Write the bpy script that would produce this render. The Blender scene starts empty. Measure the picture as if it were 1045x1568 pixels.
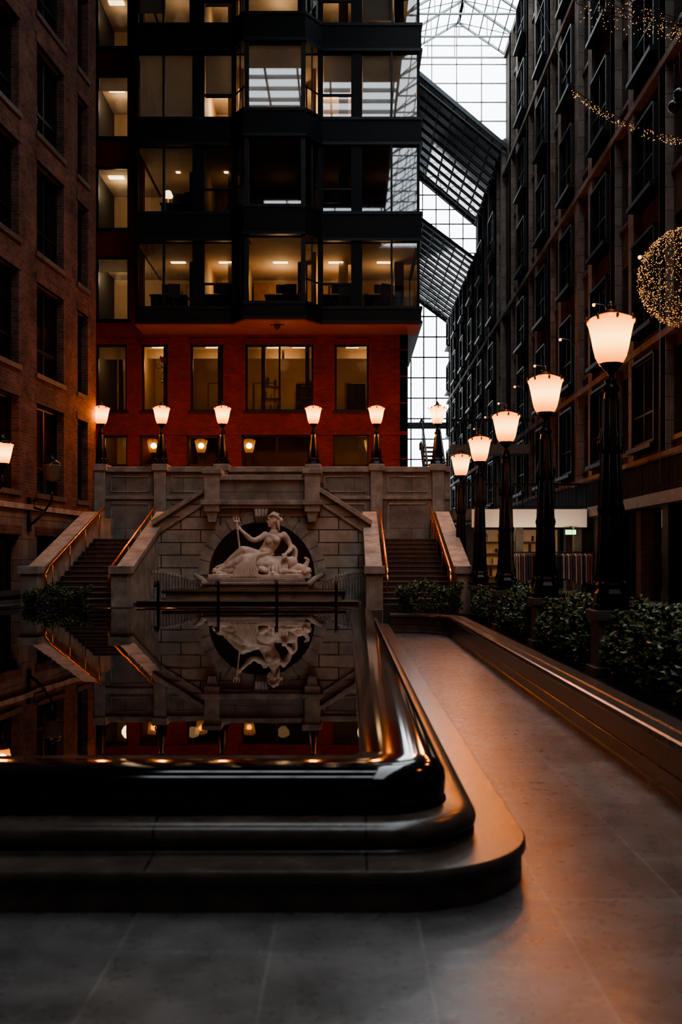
import bpy, bmesh, math, random
from mathutils import Vector, Matrix, Euler
R = random.Random(7)
scene = bpy.context.scene
try:
    scene.view_settings.view_transform = 'AgX'
    scene.view_settings.look = 'AgX - Medium High Contrast'
except Exception: pass
EYE = 1.7

# ------------------------------------------------------------------ materials
def nt(name):
    m = bpy.data.materials.new(name); m.use_nodes = True
    t = m.node_tree; b = t.nodes.get('Principled BSDF')
    return m, t, b
def L(t, a, b): t.links.new(a, b)
def objcoord(t, mode='obj'):
    tc = t.nodes.new('ShaderNodeTexCoord')
    if mode == 'obj': return tc.outputs['Object']
    s = t.nodes.new('ShaderNodeSeparateXYZ'); L(t, tc.outputs['Object'], s.inputs[0])
    add = t.nodes.new('ShaderNodeMath'); add.operation = 'ADD'
    L(t, s.outputs['X'], add.inputs[0]); L(t, s.outputs['Y'], add.inputs[1])
    c = t.nodes.new('ShaderNodeCombineXYZ')
    L(t, add.outputs[0], c.inputs['X']); L(t, s.outputs['Z'], c.inputs['Y'])
    return c.outputs[0]
def ramp(t, fac, c0, c1, p0=0.3, p1=0.7):
    r = t.nodes.new('ShaderNodeValToRGB'); L(t, fac, r.inputs[0])
    r.color_ramp.elements[0].color = (*c0, 1); r.color_ramp.elements[0].position = p0
    r.color_ramp.elements[1].color = (*c1, 1); r.color_ramp.elements[1].position = p1
    return r.outputs[0]
def noise(t, vec, scale, detail=4, rough=0.6):
    n = t.nodes.new('ShaderNodeTexNoise'); n.inputs['Scale'].default_value = scale
    n.inputs['Detail'].default_value = detail; n.inputs['Roughness'].default_value = rough
    if vec is not None: L(t, vec, n.inputs['Vector'])
    return n
def bump(t, b, h, strength=0.3, dist=0.02):
    n = t.nodes.new('ShaderNodeBump'); n.inputs['Strength'].default_value = strength
    n.inputs['Distance'].default_value = dist; L(t, h, n.inputs['Height']); L(t, n.outputs[0], b.inputs['Normal'])
def plain(name, col, rough=0.5, metal=0.0, var=0.25, scale=3.0, bmp=0.0, spec=0.5):
    m, t, b = nt(name)
    v = objcoord(t); n = noise(t, v, scale)
    c0 = tuple(c*(1-var) for c in col); c1 = tuple(min(1, c*(1+var)) for c in col)
    L(t, ramp(t, n.outputs['Fac'], c0, c1), b.inputs['Base Color'])
    b.inputs['Roughness'].default_value = rough; b.inputs['Metallic'].default_value = metal
    b.inputs['Specular IOR Level'].default_value = spec
    if bmp: bump(t, b, noise(t, v, scale*6).outputs['Fac'], bmp)
    return m
def brick(name, c1, c2, mortar, bw, bh, ms, rough=0.8, bmp=0.5, noise_mix=0.5, offset=0.5, coords='wall', spec=0.3):
    m, t, b = nt(name)
    v = objcoord(t, coords)
    br = t.nodes.new('ShaderNodeTexBrick'); L(t, v, br.inputs['Vector'])
    br.offset = offset
    br.inputs['Scale'].default_value = 1.0
    br.inputs['Color1'].default_value = (*c1, 1); br.inputs['Color2'].default_value = (*c2, 1)
    br.inputs['Mortar'].default_value = (*mortar, 1)
    br.inputs['Mortar Size'].default_value = ms; br.inputs['Mortar Smooth'].default_value = 0.2
    br.inputs['Brick Width'].default_value = bw; br.inputs['Row Height'].default_value = bh
    n = noise(t, objcoord(t), 1.3, 6, 0.7)
    mx = t.nodes.new('ShaderNodeMix'); mx.data_type = 'RGBA'; mx.blend_type = 'MULTIPLY'
    mx.inputs['Factor'].default_value = 1.0
    L(t, br.outputs['Color'], mx.inputs['A'])
    lo = 1-noise_mix; hi = 1+noise_mix*0.6
    L(t, ramp(t, n.outputs['Fac'], (lo, lo, lo), (hi, hi, hi), 0.25, 0.75), mx.inputs['B'])
    L(t, mx.outputs['Result'], b.inputs['Base Color'])
    b.inputs['Roughness'].default_value = rough
    b.inputs['Specular IOR Level'].default_value = spec
    inv = t.nodes.new('ShaderNodeMath'); inv.operation = 'SUBTRACT'; inv.inputs[0].default_value = 1
    L(t, br.outputs['Fac'], inv.inputs[1])
    bump(t, b, inv.outputs[0], bmp, 0.02)
    return m
def emis(name, col, strength, base=(0.8, 0.7, 0.5)):
    m, t, b = nt(name)
    n = noise(t, objcoord(t), 1.5)
    c0 = tuple(c*0.75 for c in col)
    L(t, ramp(t, n.outputs['Fac'], c0, col, 0.3, 0.7), b.inputs['Emission Color'])
    b.inputs['Emission Strength'].default_value = strength
    b.inputs['Base Color'].default_value = (*base, 1); b.inputs['Roughness'].default_value = 0.4
    try: m.cycles.emission_sampling = 'NONE'
    except Exception: pass
    return m
def glass(name, tint=(0.9, 0.93, 0.95), rough=0.02, refl=1.0):
    m, t, b = nt(name); t.nodes.remove(b)
    out = t.nodes['Material Output']
    tr = t.nodes.new('ShaderNodeBsdfTransparent'); tr.inputs[0].default_value = (*tint, 1)
    gl = t.nodes.new('ShaderNodeBsdfGlossy'); gl.inputs['Roughness'].default_value = rough
    gl.inputs[0].default_value = (refl, refl, refl, 1)
    fr = t.nodes.new('ShaderNodeFresnel'); fr.inputs[0].default_value = 1.5
    mu = t.nodes.new('ShaderNodeMath'); mu.operation = 'MULTIPLY'; mu.inputs[1].default_value = 1.5; mu.use_clamp = True
    L(t, fr.outputs[0], mu.inputs[0])
    mx = t.nodes.new('ShaderNodeMixShader'); L(t, mu.outputs[0], mx.inputs[0]); L(t, tr.outputs[0], mx.inputs[1]); L(t, gl.outputs[0], mx.inputs[2])
    L(t, mx.outputs[0], out.inputs[0])
    return m
def blindmat():
    m, t, b = nt('translucent_roller_blind'); t.nodes.remove(b); out = t.nodes['Material Output']
    n = noise(t, objcoord(t), 1.2); c = ramp(t, n.outputs['Fac'], (0.5, 0.45, 0.38), (0.62, 0.57, 0.48))
    d = t.nodes.new('ShaderNodeBsdfDiffuse'); tr = t.nodes.new('ShaderNodeBsdfTranslucent'); L(t, c, d.inputs[0]); L(t, c, tr.inputs[0])
    mx = t.nodes.new('ShaderNodeMixShader'); L(t, d.outputs[0], mx.inputs[1]); L(t, tr.outputs[0], mx.inputs[2]); L(t, mx.outputs[0], out.inputs[0])
    return m
def lampglass():
    m, t, b = nt('frosted_lamp_glass'); t.nodes.remove(b); out = t.nodes['Material Output']
    tc = t.nodes.new('ShaderNodeTexCoord'); s = t.nodes.new('ShaderNodeSeparateXYZ'); L(t, tc.outputs['Generated'], s.inputs[0])
    r = t.nodes.new('ShaderNodeValToRGB'); L(t, s.outputs['Z'], r.inputs[0]); e = r.color_ramp.elements
    e[0].position = 0.0; e[0].color = (0.8, 0.12, 0.006, 1); e[1].position = 1.0; e[1].color = (0.7, 0.1, 0.006, 1)
    q = e.new(0.2); q.color = (1.0, 0.32, 0.035, 1); q = e.new(0.48); q.color = (1.35, 0.82, 0.26, 1); q = e.new(0.84); q.color = (1.0, 0.32, 0.035, 1)
    em = t.nodes.new('ShaderNodeEmission'); em.inputs[1].default_value = 5.0; L(t, r.outputs[0], em.inputs[0])
    tr = t.nodes.new('ShaderNodeBsdfTransparent'); tr.inputs[0].default_value = (1, 0.8, 0.55, 1)
    mx = t.nodes.new('ShaderNodeMixShader'); mx.inputs[0].default_value = 0.5
    L(t, tr.outputs[0], mx.inputs[1]); L(t, em.outputs[0], mx.inputs[2]); L(t, mx.outputs[0], out.inputs[0])
    try: m.cycles.emission_sampling = 'NONE'
    except Exception: pass
    return m

M = {}
def paving():
    m, t, b = nt('paving_slabs')
    v = objcoord(t)
    br = t.nodes.new('ShaderNodeTexBrick'); br.offset = 0.5
    mp = t.nodes.new('ShaderNodeMapping'); mp.inputs['Rotation'].default_value = (0, 0, math.pi/2); mp.inputs['Location'].default_value = (0.3, 0.335, 0)
    L(t, v, mp.inputs['Vector']); L(t, mp.outputs[0], br.inputs['Vector'])
    br.inputs['Scale'].default_value = 1
    br.inputs['Color1'].default_value = (0.085, 0.081, 0.079, 1); br.inputs['Color2'].default_value = (0.13, 0.124, 0.12, 1)
    br.inputs['Mortar'].default_value = (0.2, 0.19, 0.17, 1)
    br.inputs['Mortar Size'].default_value = 0.005; br.inputs['Brick Width'].default_value = 1.34; br.inputs['Row Height'].default_value = 0.67
    n = noise(t, v, 2.2, 8, 0.75)
    mx = t.nodes.new('ShaderNodeMix'); mx.data_type = 'RGBA'; mx.blend_type = 'MULTIPLY'; mx.inputs['Factor'].default_value = 1
    L(t, br.outputs['Color'], mx.inputs['A']); L(t, ramp(t, n.outputs['Fac'], (0.4,)*3, (1.4,)*3, 0.3, 0.7), mx.inputs['B'])
    L(t, mx.outputs['Result'], b.inputs['Base Color'])
    n2 = noise(t, v, 9, 6, 0.7)
    rr = t.nodes.new('ShaderNodeMapRange'); rr.inputs['To Min'].default_value = 0.18; rr.inputs['To Max'].default_value = 0.4
    L(t, n2.outputs['Fac'], rr.inputs['Value']); L(t, rr.outputs[0], b.inputs['Roughness'])
    bump(t, b, n2.outputs['Fac'], 0.15, 0.01)
    return m
M['pave'] = paving()
M['brick_red'] = brick('red_brick', (0.18, 0.02, 0.017), (0.125, 0.013, 0.011), (0.06, 0.02, 0.018), 0.22, 0.075, 0.006, 0.75)
M['brick_old'] = brick('weathered_brown_brick', (0.18, 0.078, 0.057), (0.085, 0.042, 0.035), (0.15, 0.11, 0.09), 0.24, 0.085, 0.012, 0.85, 0.6, 0.8)
M['ashlar'] = brick('limestone_ashlar', (0.4, 0.34, 0.285), (0.32, 0.275, 0.23), (0.07, 0.058, 0.048), 1.15, 0.37, 0.018, 0.7, 0.8, 0.5)
M['parapet'] = brick('limestone_parapet_blocks', (0.32, 0.275, 0.235), (0.25, 0.215, 0.185), (0.12, 0.1, 0.085), 1.9, 0.92, 0.01, 0.75, 0.5, 0.6)
M['stone'] = plain('limestone', (0.3, 0.26, 0.22), 0.65, 0, 0.42, 2.5, 0.25)
M['stone_dk'] = plain('grey_granite', (0.1, 0.088, 0.078), 0.45, 0, 0.35, 6, 0.15)
M['facade_stone'] = brick('facade_stone_blocks', (0.21, 0.175, 0.15), (0.16, 0.135, 0.115), (0.07, 0.06, 0.05), 0.9, 0.57, 0.012, 0.8, 0.5, 0.55)
M['facade_infill'] = brick('facade_dark_infill', (0.08, 0.058, 0.048), (0.055, 0.04, 0.035), (0.05, 0.04, 0.035), 0.24, 0.085, 0.01, 0.8)
M['facade_brick'] = brick('facade_brown_brick', (0.13, 0.07, 0.055), (0.09, 0.05, 0.04), (0.08, 0.06, 0.05), 0.24, 0.085, 0.01, 0.85)
M['step'] = plain('dark_step_granite', (0.06, 0.05, 0.045), 0.5, 0, 0.3, 8, 0.1)
M['black_granite'] = plain('polished_black_granite', (0.006, 0.006, 0.007), 0.07, 0, 0.3, 30, 0)
M['base_granite'] = plain('honed_base_granite', (0.075, 0.055, 0.045), 0.24, 0, 0.4, 5, 0.08)
M['black_metal'] = plain('black_painted_metal', (0.010, 0.011, 0.013), 0.45, 0.1, 0.2, 3, 0, 0.3)
M['black_panel'] = plain('blue_black_cladding', (0.005, 0.0065, 0.009), 0.6, 0.0, 0.2, 1, 0, 0.2)
M['lamp_iron'] = plain('cast_iron', (0.012, 0.011, 0.011), 0.28, 0.5, 0.2, 6, 0.1)
M['bronze'] = plain('aged_bronze', (0.12, 0.06, 0.03), 0.35, 0.8, 0.3, 6)
M['brass'] = plain('brass_handrail', (0.7, 0.3, 0.08), 0.25, 1.0, 0.15, 4)
M['marble'] = plain('statue_marble', (0.58, 0.47, 0.38), 0.6, 0, 0.3, 4, 0.2)
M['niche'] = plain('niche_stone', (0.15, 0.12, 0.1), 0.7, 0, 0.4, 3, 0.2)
M['dark'] = plain('dark_interior', (0.02, 0.018, 0.016), 0.7)
M['office_wall'] = plain('office_wall_paint', (0.42, 0.3, 0.19), 0.7, 0, 0.18, 0.7)
M['ceiling_tile'] = plain('office_ceiling', (0.42, 0.33, 0.24), 0.8, 0, 0.12, 2)
M['office_floor'] = plain('office_carpet', (0.08, 0.06, 0.05), 0.9)
M['wood'] = plain('desk_wood', (0.2, 0.1, 0.045), 0.4, 0, 0.3, 5)
M['blind'] = blindmat()
M['soffit'] = plain('soffit_paint', (0.24, 0.09, 0.075), 0.6, 0, 0.12, 1)
M['soil'] = plain('soil', (0.03, 0.02, 0.014), 0.95, 0, 0.4, 12, 0.5)
M['leaf'] = plain('hedge_leaf', (0.055, 0.1, 0.03), 0.4, 0, 0.6, 9)
M['stem'] = plain('hedge_stem', (0.05, 0.035, 0.02), 0.8)
M['steel'] = plain('roof_steel', (0.22, 0.24, 0.25), 0.5, 0.3, 0.15, 2)
M['steel_dk'] = plain('dark_roof_steel', (0.035, 0.04, 0.045), 0.45, 0.3, 0.15, 2)
M['white_panel'] = plain('white_fascia', (0.8, 0.74, 0.64), 0.5, 0, 0.06, 1)
M['glass'] = glass('window_glass')
M['glass_dk'] = glass('tinted_window_glass', (0.6, 0.6, 0.6))
M['roof_glass'] = glass('tinted_roof_glass', (0.09, 0.11, 0.12), 0.1)  # dark tinted glass for the sloping roofs
M['pane_dark'] = plain('unlit_window_pane', (0.012, 0.013, 0.015), 0.06, 0, 0.3, 0.6)
M['glow_panel_warm'] = emis('glowing_window_panel', (1.0, 0.58, 0.24), 0.62, (0.1, 0.06, 0.03))  # glow put into the panel stands in for a lit room
M['glow_panel_dim'] = emis('dim_glowing_window_panel', (1.0, 0.55, 0.26), 0.15, (0.1, 0.07, 0.05))  # weaker self-glowing panel in place of a dimly lit room
M['lamp_glass'] = lampglass()
M['lamp_off'] = plain('unlit_lamp_glass', (0.12, 0.11, 0.1), 0.15)
M['downlight'] = emis('ceiling_light_panel', (1.0, 0.7, 0.36), 4.0)
M['fairy'] = emis('fairy_light_bulb', (1.0, 0.42, 0.09), 3.6)
M['exit'] = emis('exit_sign_face', (0.05, 1.0, 0.3), 2.5)
M['screen'] = emis('monitor_screen', (0.5, 0.7, 1.0), 0.4)
def cloth(i, c): return plain('garment_fabric_%d' % i, c, 0.9)
CLOTH = [cloth(0, (0.02, 0.02, 0.025)), cloth(1, (0.25, 0.22, 0.2)), cloth(2, (0.05, 0.06, 0.1)), cloth(3, (0.2, 0.06, 0.04)), cloth(4, (0.35, 0.3, 0.22))]
def water():
    m, t, b = nt('still_pool_water')
    b.inputs['Base Color'].default_value = (0.003, 0.003, 0.003, 1)
    b.inputs['Roughness'].default_value = 0.012; b.inputs['IOR'].default_value = 1.33
    n = noise(t, objcoord(t), 1.6, 2, 0.5); bump(t, b, n.outputs['Fac'], 0.03, 0.02)
    return m
M['water'] = water()

# ------------------------------------------------------------------ mesh builder
class MB:
    def __init__(s): s.v = []; s.f = []; s.m = []; s.sm = []; s.mats = []
    def mi(s, mat):
        if isinstance(mat, str): mat = M[mat]
        if mat not in s.mats: s.mats.append(mat)
        return s.mats.index(mat)
    def add(s, vs, fs, mat, smooth=False):
        o = len(s.v); k = s.mi(mat); s.v += [tuple(p) for p in vs]
        for f in fs: s.f.append([i+o for i in f]); s.m.append(k); s.sm.append(smooth)
    def box(s, x0, x1, y0, y1, z0, z1, mat):
        if x0 > x1: x0, x1 = x1, x0
        if y0 > y1: y0, y1 = y1, y0
        if z0 > z1: z0, z1 = z1, z0
        s.add([(x0,y0,z0),(x1,y0,z0),(x1,y1,z0),(x0,y1,z0),(x0,y0,z1),(x1,y0,z1),(x1,y1,z1),(x0,y1,z1)],
              [(0,3,2,1),(4,5,6,7),(0,1,5,4),(1,2,6,5),(2,3,7,6),(3,0,4,7)], mat)
    def prism(s, poly, axis, a0, a1, mat):
        n = len(poly)
        def P(p, a):
            if axis == 'x': return (a, p[0], p[1])
            if axis == 'y': return (p[0], a, p[1])
            return (p[0], p[1], a)
        vs = [P(p, a0) for p in poly] + [P(p, a1) for p in poly]
        fs = [tuple(range(n)), tuple(range(2*n-1, n-1, -1))] + [(i, i+n, (i+1) % n+n, (i+1) % n) for i in range(n)]
        s.add(vs, fs, mat)
    def lathe(s, prof, c, mat, seg=16, smooth=True, flute=0.0, rot=0.0):
        vs = []; fs = []
        for (r, z) in prof:
            for k in range(seg):
                a = rot+2*math.pi*k/seg; rr = r*(1+(flute if k % 2 else -flute))
                vs.append((c[0]+rr*math.cos(a), c[1]+rr*math.sin(a), c[2]+z))
        for i in range(len(prof)-1):
            for k in range(seg):
                a = i*seg+k; b2 = i*seg+(k+1) % seg
                fs.append((a, b2, b2+seg, a+seg))
        n = len(prof)
        fs.append(tuple(range(seg))[::-1]); fs.append(tuple(range((n-1)*seg, n*seg)))
        s.add(vs, fs, mat, smooth)
    def tube(s, pts, rad, mat, seg=8, smooth=True):
        pts = [Vector(p) for p in pts]; n = len(pts)
        rad = rad if isinstance(rad, (list, tuple)) else [rad]*n
        vs = []; fs = []
        for i, p in enumerate(pts):
            d = (pts[min(i+1, n-1)]-pts[max(i-1, 0)]).normalized()
            up = Vector((0, 0, 1)) if abs(d.z) < 0.9 else Vector((0, 1, 0))
            a = d.cross(up).normalized(); b2 = d.cross(a).normalized()
            for k in range(seg):
                t = 2*math.pi*(k+0.5)/seg
                vs.append(p+(a*math.cos(t)+b2*math.sin(t))*rad[i])
        for i in range(n-1):
            for k in range(seg):
                q = i*seg+k; w = i*seg+(k+1) % seg
                fs.append((q, w, w+seg, q+seg))
        fs.append(tuple(range(seg))[::-1]); fs.append(tuple(range((n-1)*seg, n*seg)))
        s.add(vs, fs, mat, smooth)
    def ell(s, c, r, mat, seg=14, rings=9, rotm=None):
        vs = []; fs = []; c = Vector(c)
        for i in range(rings+1):
            th = math.pi*i/rings
            rr = max(math.sin(th), 0.001)
            for k in range(seg):
                a = 2*math.pi*k/seg
                p = Vector((r[0]*rr*math.cos(a), r[1]*rr*math.sin(a), -r[2]*math.cos(th)))
                if rotm: p = rotm @ p
                vs.append(c+p)
        for i in range(rings):
            for k in range(seg):
                q = i*seg+k; w = i*seg+(k+1) % seg
                fs.append((q, w, w+seg, q+seg))
        fs.append(tuple(range(seg))[::-1]); fs.append(tuple(range(rings*seg, (rings+1)*seg)))
        s.add(vs, fs, mat, True)
    def wall(s, x0, x1, z0, z1, holes, y0, y1, mat):
        xs = sorted(set([x0, x1]+[min(max(h[i], x0), x1) for h in holes for i in (0, 1)]))
        for a, b2 in zip(xs, xs[1:]):
            if b2-a < 1e-5: continue
            mid = (a+b2)/2; z = z0
            hs = sorted([h for h in holes if h[0] < mid < h[1]], key=lambda h: h[2])
            for h in hs:
                if h[2] > z+1e-5: s.box(a, b2, y0, y1, z, min(h[2], z1), mat)
                z = max(z, h[3])
            if z < z1-1e-5: s.box(a, b2, y0, y1, z, z1, mat)
    def frame(s, x0, x1, z0, z1, y0, y1, w, mat, mull=(), trans=()):
        s.box(x0, x0+w, y0, y1, z0, z1, mat); s.box(x1-w, x1, y0, y1, z0, z1, mat)
        s.box(x0, x1, y0, y1, z0, z0+w, mat); s.box(x0, x1, y0, y1, z1-w, z1, mat)
        for q in mull: s.box(q-w/2, q+w/2, y0, y1, z0, z1, mat)
        for q in trans: s.box(x0, x1, y0, y1, q-w/2, q+w/2, mat)
    def obj(s, name, parent=None, loc=None, rotz=0.0, bevel=0.0):
        me = bpy.data.meshes.new(name); me.from_pydata(s.v, [], s.f)
        for m in s.mats: me.materials.append(m)
        me.polygons.foreach_set('material_index', s.m); me.polygons.foreach_set('use_smooth', s.sm)
        me.update()
        bm = bmesh.new(); bm.from_mesh(me); bmesh.ops.recalc_face_normals(bm, faces=bm.faces); bm.to_mesh(me); bm.free()
        o = bpy.data.objects.new(name, me); scene.collection.objects.link(o)
        if loc: o.location = loc
        o.rotation_euler[2] = rotz
        if parent: o.parent = parent
        if bevel:
            b = o.modifiers.new('bevel', 'BEVEL'); b.width = bevel; b.segments = 2; b.limit_method = 'ANGLE'
        return o
def empty(name, loc=(0, 0, 0), rotz=0, parent=None):
    e = bpy.data.objects.new(name, None); scene.collection.objects.link(e)
    e.location = loc; e.rotation_euler[2] = rotz; e.empty_display_size = 0.2
    if parent: e.parent = parent
    return e
def area(name, loc, sx, sy, power, col, parent=None, rot=(0, 0, 0)):
    l = bpy.data.lights.new(name, 'AREA'); l.shape = 'RECTANGLE'; l.size = sx; l.size_y = sy
    l.energy = power; l.color = col
    o = bpy.data.objects.new(name, l); scene.collection.objects.link(o); o.location = loc; o.rotation_euler = rot
    if parent: o.parent = parent
    return o
def point(name, loc, power, col, rad=0.1, parent=None):
    l = bpy.data.lights.new(name, 'POINT'); l.shadow_soft_size = rad; l.energy = power; l.color = col
    o = bpy.data.objects.new(name, l); scene.collection.objects.link(o); o.location = loc
    if parent: o.parent = parent
    return o

# metric survey of the cross planes (m per survey unit)
S36 = 36/1524; S37 = 37.5/1524; S29 = 29/1524; S33 = 33/1524
def X36(u): return (u-532)*S36
def Z36(v): return EYE+(858-v)*S36
def X37(u): return (u-532)*S37
def Z37(v): return EYE+(858-v)*S37
def X29(u): return (u-532)*S29
def Z29(v): return EYE+(858-v)*S29
def X33(u): return (u-532)*S33
XC = -2.49

# ------------------------------------------------------------------ floor
mb = MB(); mb.box(-14, 14, -9, 80, -0.2, 0.0, 'pave'); mb.obj('floor')

# ------------------------------------------------------------------ reflecting pool
pool = empty('reflecting_pool')
PX0, PX1, PY0, PY1 = -8.9, 0.98, 4.78, 24.1
def ring(o, z, seg=14):
    r = max(0.74-o*0.75, 0.12)
    x0, x1, y0, y1 = PX0+o, PX1-o, PY0+o, PY1-o
    pts = []
    for cx, cy, a0 in ((x1-r, y0+r, -90), (x1-r, y1-r, 0), (x0+r, y1-r, 90), (x0+r, y0+r, 180)):
        for k in range(seg+1):
            a = math.radians(a0+90*k/seg); pts.append((cx+r*math.cos(a), cy+r*math.sin(a), z))
    return pts
def loft(mb, prof, mat, smooth=True):
    vs = []; fs = []; n = None
    for o, z in prof:
        p = ring(o, z); n = len(p); vs += p
    for i in range(len(prof)-1):
        for k in range(n):
            a = i*n+k; b = i*n+(k+1) % n; fs.append((a, b, b+n, a+n))
    mb.add(vs, fs, mat, smooth)
def joints_mat():
    m = M['base_granite'].copy(); m.name = 'jointed_base_granite'; t = m.node_tree; b = t.nodes['Principled BSDF']
    tc = t.nodes.new('ShaderNodeTexCoord'); s = t.nodes.new('ShaderNodeSeparateXYZ'); L(t, tc.outputs['Object'], s.inputs[0])
    def line(out, per, off):
        a = t.nodes.new('ShaderNodeMath'); a.operation = 'ADD'; a.inputs[1].default_value = off+100*per; L(t, out, a.inputs[0])
        d = t.nodes.new('ShaderNodeMath'); d.operation = 'MODULO'; d.inputs[1].default_value = per; L(t, a.outputs[0], d.inputs[0])
        c = t.nodes.new('ShaderNodeMath'); c.operation = 'LESS_THAN'; c.inputs[1].default_value = 0.012; L(t, d.outputs[0], c.inputs[0])
        return c.outputs[0]
    o1 = line(s.outputs['X'], 1.08, -0.09)
    src = b.inputs['Base Color'].links[0].from_socket
    mx = t.nodes.new('ShaderNodeMix'); mx.data_type = 'RGBA'; L(t, o1, mx.inputs['Factor']); L(t, src, mx.inputs['A'])
    mx.inputs['B'].default_value = (0.008, 0.007, 0.006, 1); L(t, mx.outputs['Result'], b.inputs['Base Color'])
    return m
M['base_joint'] = joints_mat()
mb = MB()
loft(mb, [(0.02, 0.0), (0.02, 0.14)], 'base_granite', False)
loft(mb, [(0.02, 0.14), (0.0, 0.15), (0.0, 0.19), (0.012, 0.203)], 'base_granite')
loft(mb, [(0.012, 0.203), (0.30, 0.205)], 'base_joint', False)
mb.obj('granite_step', pool)
mb = MB()
loft(mb, [(0.27, 0.2), (0.27, 0.222), (0.30, 0.228), (0.30, 0.236), (0.275, 0.245), (0.262, 0.27), (0.262, 0.3), (0.275, 0.33), (0.305, 0.352), (0.34, 0.362), (0.42, 0.366)], 'base_joint')
mb.obj('torus_moulding', pool)
mb = MB()
loft(mb, [(0.44, 0.35), (0.43, 0.42), (0.425, 0.49), (0.432, 0.53), (0.455, 0.565), (0.49, 0.588), (0.54, 0.6), (0.64, 0.605), (0.78, 0.602), (0.88, 0.592), (0.95, 0.57), (0.97, 0.5), (0.97, 0.3)], 'black_granite')
mb.obj('basin_rim', pool)
mb = MB(); p = ring(0.90, 0.583); mb.add(p, [tuple(range(len(p)))], 'water'); mb.obj('pool_water', pool)

# ------------------------------------------------------------------ monumental fountain
ft = empty('monumental_fountain')
mb = MB()
Y = 29.0
xl, xr = X29(235), X29(568)
xi0, xi1 = X29(318), X29(487)
def ztop(x):
    if x < xi0: return 2.72+(x-xl)/(xi0-xl)*(3.72-2.72)
    if x > xi1: return 2.72+(xr-x)/(xr-xi1)*(3.72-2.72)
    return 4.1
cz, cr = 1.28, 1.54
xs = set([xl, xr, xi0, xi1, xi0-1e-4, xi1+1e-4])
for k in range(41): xs.add(XC-cr*math.cos(math.pi*k/40))
xs = sorted(xs)
for a, b in zip(xs, xs[1:]):
    def zl(x):
        d = cr*cr-(x-XC)**2
        return cz+math.sqrt(max(d, 0)) if d > -1e-6 else 0.0
    inside = XC-cr-1e-6 < (a+b)/2 < XC+cr+1e-6
    za, zb = (zl(a), zl(b)) if inside else (0.0, 0.0)
    ta, tb = ztop(a), ztop(b)
    mb.add([(a, Y, za), (b, Y, zb), (b, Y, tb), (a, Y, ta), (a, Y+0.5, ta), (b, Y+0.5, tb)], [(0, 1, 2, 3), (3, 2, 5, 4)], 'ashlar')
N = 24; K = 8; vs = []; fs = []
for j in range(K+1):
    q = math.pi/2*j/K; sc = math.cos(q)*0.3+0.7; dep = 0.75*math.sin(q)
    for i in range(N+1):
        a = math.pi*i/N; vs.append((XC+cr*sc*math.cos(a), Y+dep, cz+cr*sc*math.sin(a)))
for j in range(K):
    for i in range(N): a = j*(N+1)+i; fs.append((a, a+1, a+N+2, a+N+1))
fs.append(tuple(range(K*(N+1), (K+1)*(N+1))))
mb.add(vs, fs, 'niche', True)
mb.box(XC-cr, XC+cr, Y, Y+1.1, 0.9, cz-0.06, 'niche')
mb.box(xl, xl+0.05, Y, Y+3.4, 0, 2.72, 'ashlar'); mb.box(xr-0.05, xr, Y, Y+3.4, 0, 2.72, 'ashlar')
for k in range(13):
    a0 = math.pi*k/13+0.006; a1 = math.pi*(k+1)/13-0.006; n = 4
    poly = [(XC+(cr)*math.cos(a0+(a1-a0)*i/n), cz+(cr)*math.sin(a0+(a1-a0)*i/n)) for i in range(n+1)]
    poly += [(XC+(cr+0.33)*math.cos(a1-(a1-a0)*i/n), cz+(cr+0.33)*math.sin(a1-(a1-a0)*i/n)) for i in range(n+1)]
    mb.prism(poly, 'y', Y-0.06, Y+0.1, 'stone')
mb.obj('statue_wall', ft)
mb = MB()
mb.prism([(XC-0.15, 2.78), (XC+0.15, 2.78), (XC+0.22, 3.2), (XC-0.22, 3.2)], 'y', Y-0.2, Y, 'stone')
for dx in (-0.13, -0.045, 0.045, 0.13):
    mb.tube([(XC+dx*0.8, Y-0.2, 2.8), (XC+dx, Y-0.28, 2.98), (XC+dx*1.1, Y-0.22, 3.18)], [0.04, 0.06, 0.04], 'stone')
mb.box(xi0-0.1, xi1+0.1, Y-0.2, Y+0.5, 3.2, 3.3, 'stone'); mb.box(xi0-0.16, xi1+0.16, Y-0.28, Y+0.5, 3.3, 3.44, 'stone')
mb.box(xi0, xi1, Y-0.1, Y+0.5, 3.44, 4.02, 'parapet')
mb.box(xi0-0.08, xi1+0.08, Y-0.2, Y+0.55, 4.02, 4.17, 'stone')
for x in (xi0+0.16, xi1-0.16):
    mb.box(x-0.22, x+0.22, Y-0.3, Y+0.5, 3.1, 4.2, 'stone')
    mb.box(x-0.28, x+0.28, Y-0.36, Y+0.5, 4.2, 4.34, 'stone'); mb.box(x-0.28, x+0.28, Y-0.36, Y+0.5, 3.3, 3.44, 'stone')
    mb.prism([(x-0.16, 3.1), (x+0.16, 3.1), (x+0.11, 2.8), (x-0.11, 2.8)], 'y', Y-0.24, Y, 'stone')
for sgn, xa, xb in ((1, xl, xi0), (-1, xr, xi1)):
    mb.prism([(xa, 2.72), (xb, 3.72), (xb, 3.87), (xa-0.05*sgn, 2.86)], 'y', Y-0.14, Y+0.55, 'stone')
    mb.prism([(xa, 2.36), (xb, 3.36), (xb, 3.46), (xa, 2.46)], 'y', Y-0.06, Y, 'stone')
mb.box(xl, xl+1.0, Y-0.06, Y, 0, 0.6, 'stone')
mb.obj('cornice_and_copings', ft, bevel=0.015)
mb = MB()
mb.box(X29(320), X29(476), 27.7, 30.0, 0.3, 1.02, 'stone'); mb.box(X29(318), X29(478), 27.6, 30.0, 1.02, 1.1, 'stone')
mb.box(X29(326), X29(470), 27.8, 30.0, 1.1, 1.2, 'stone')
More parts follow.
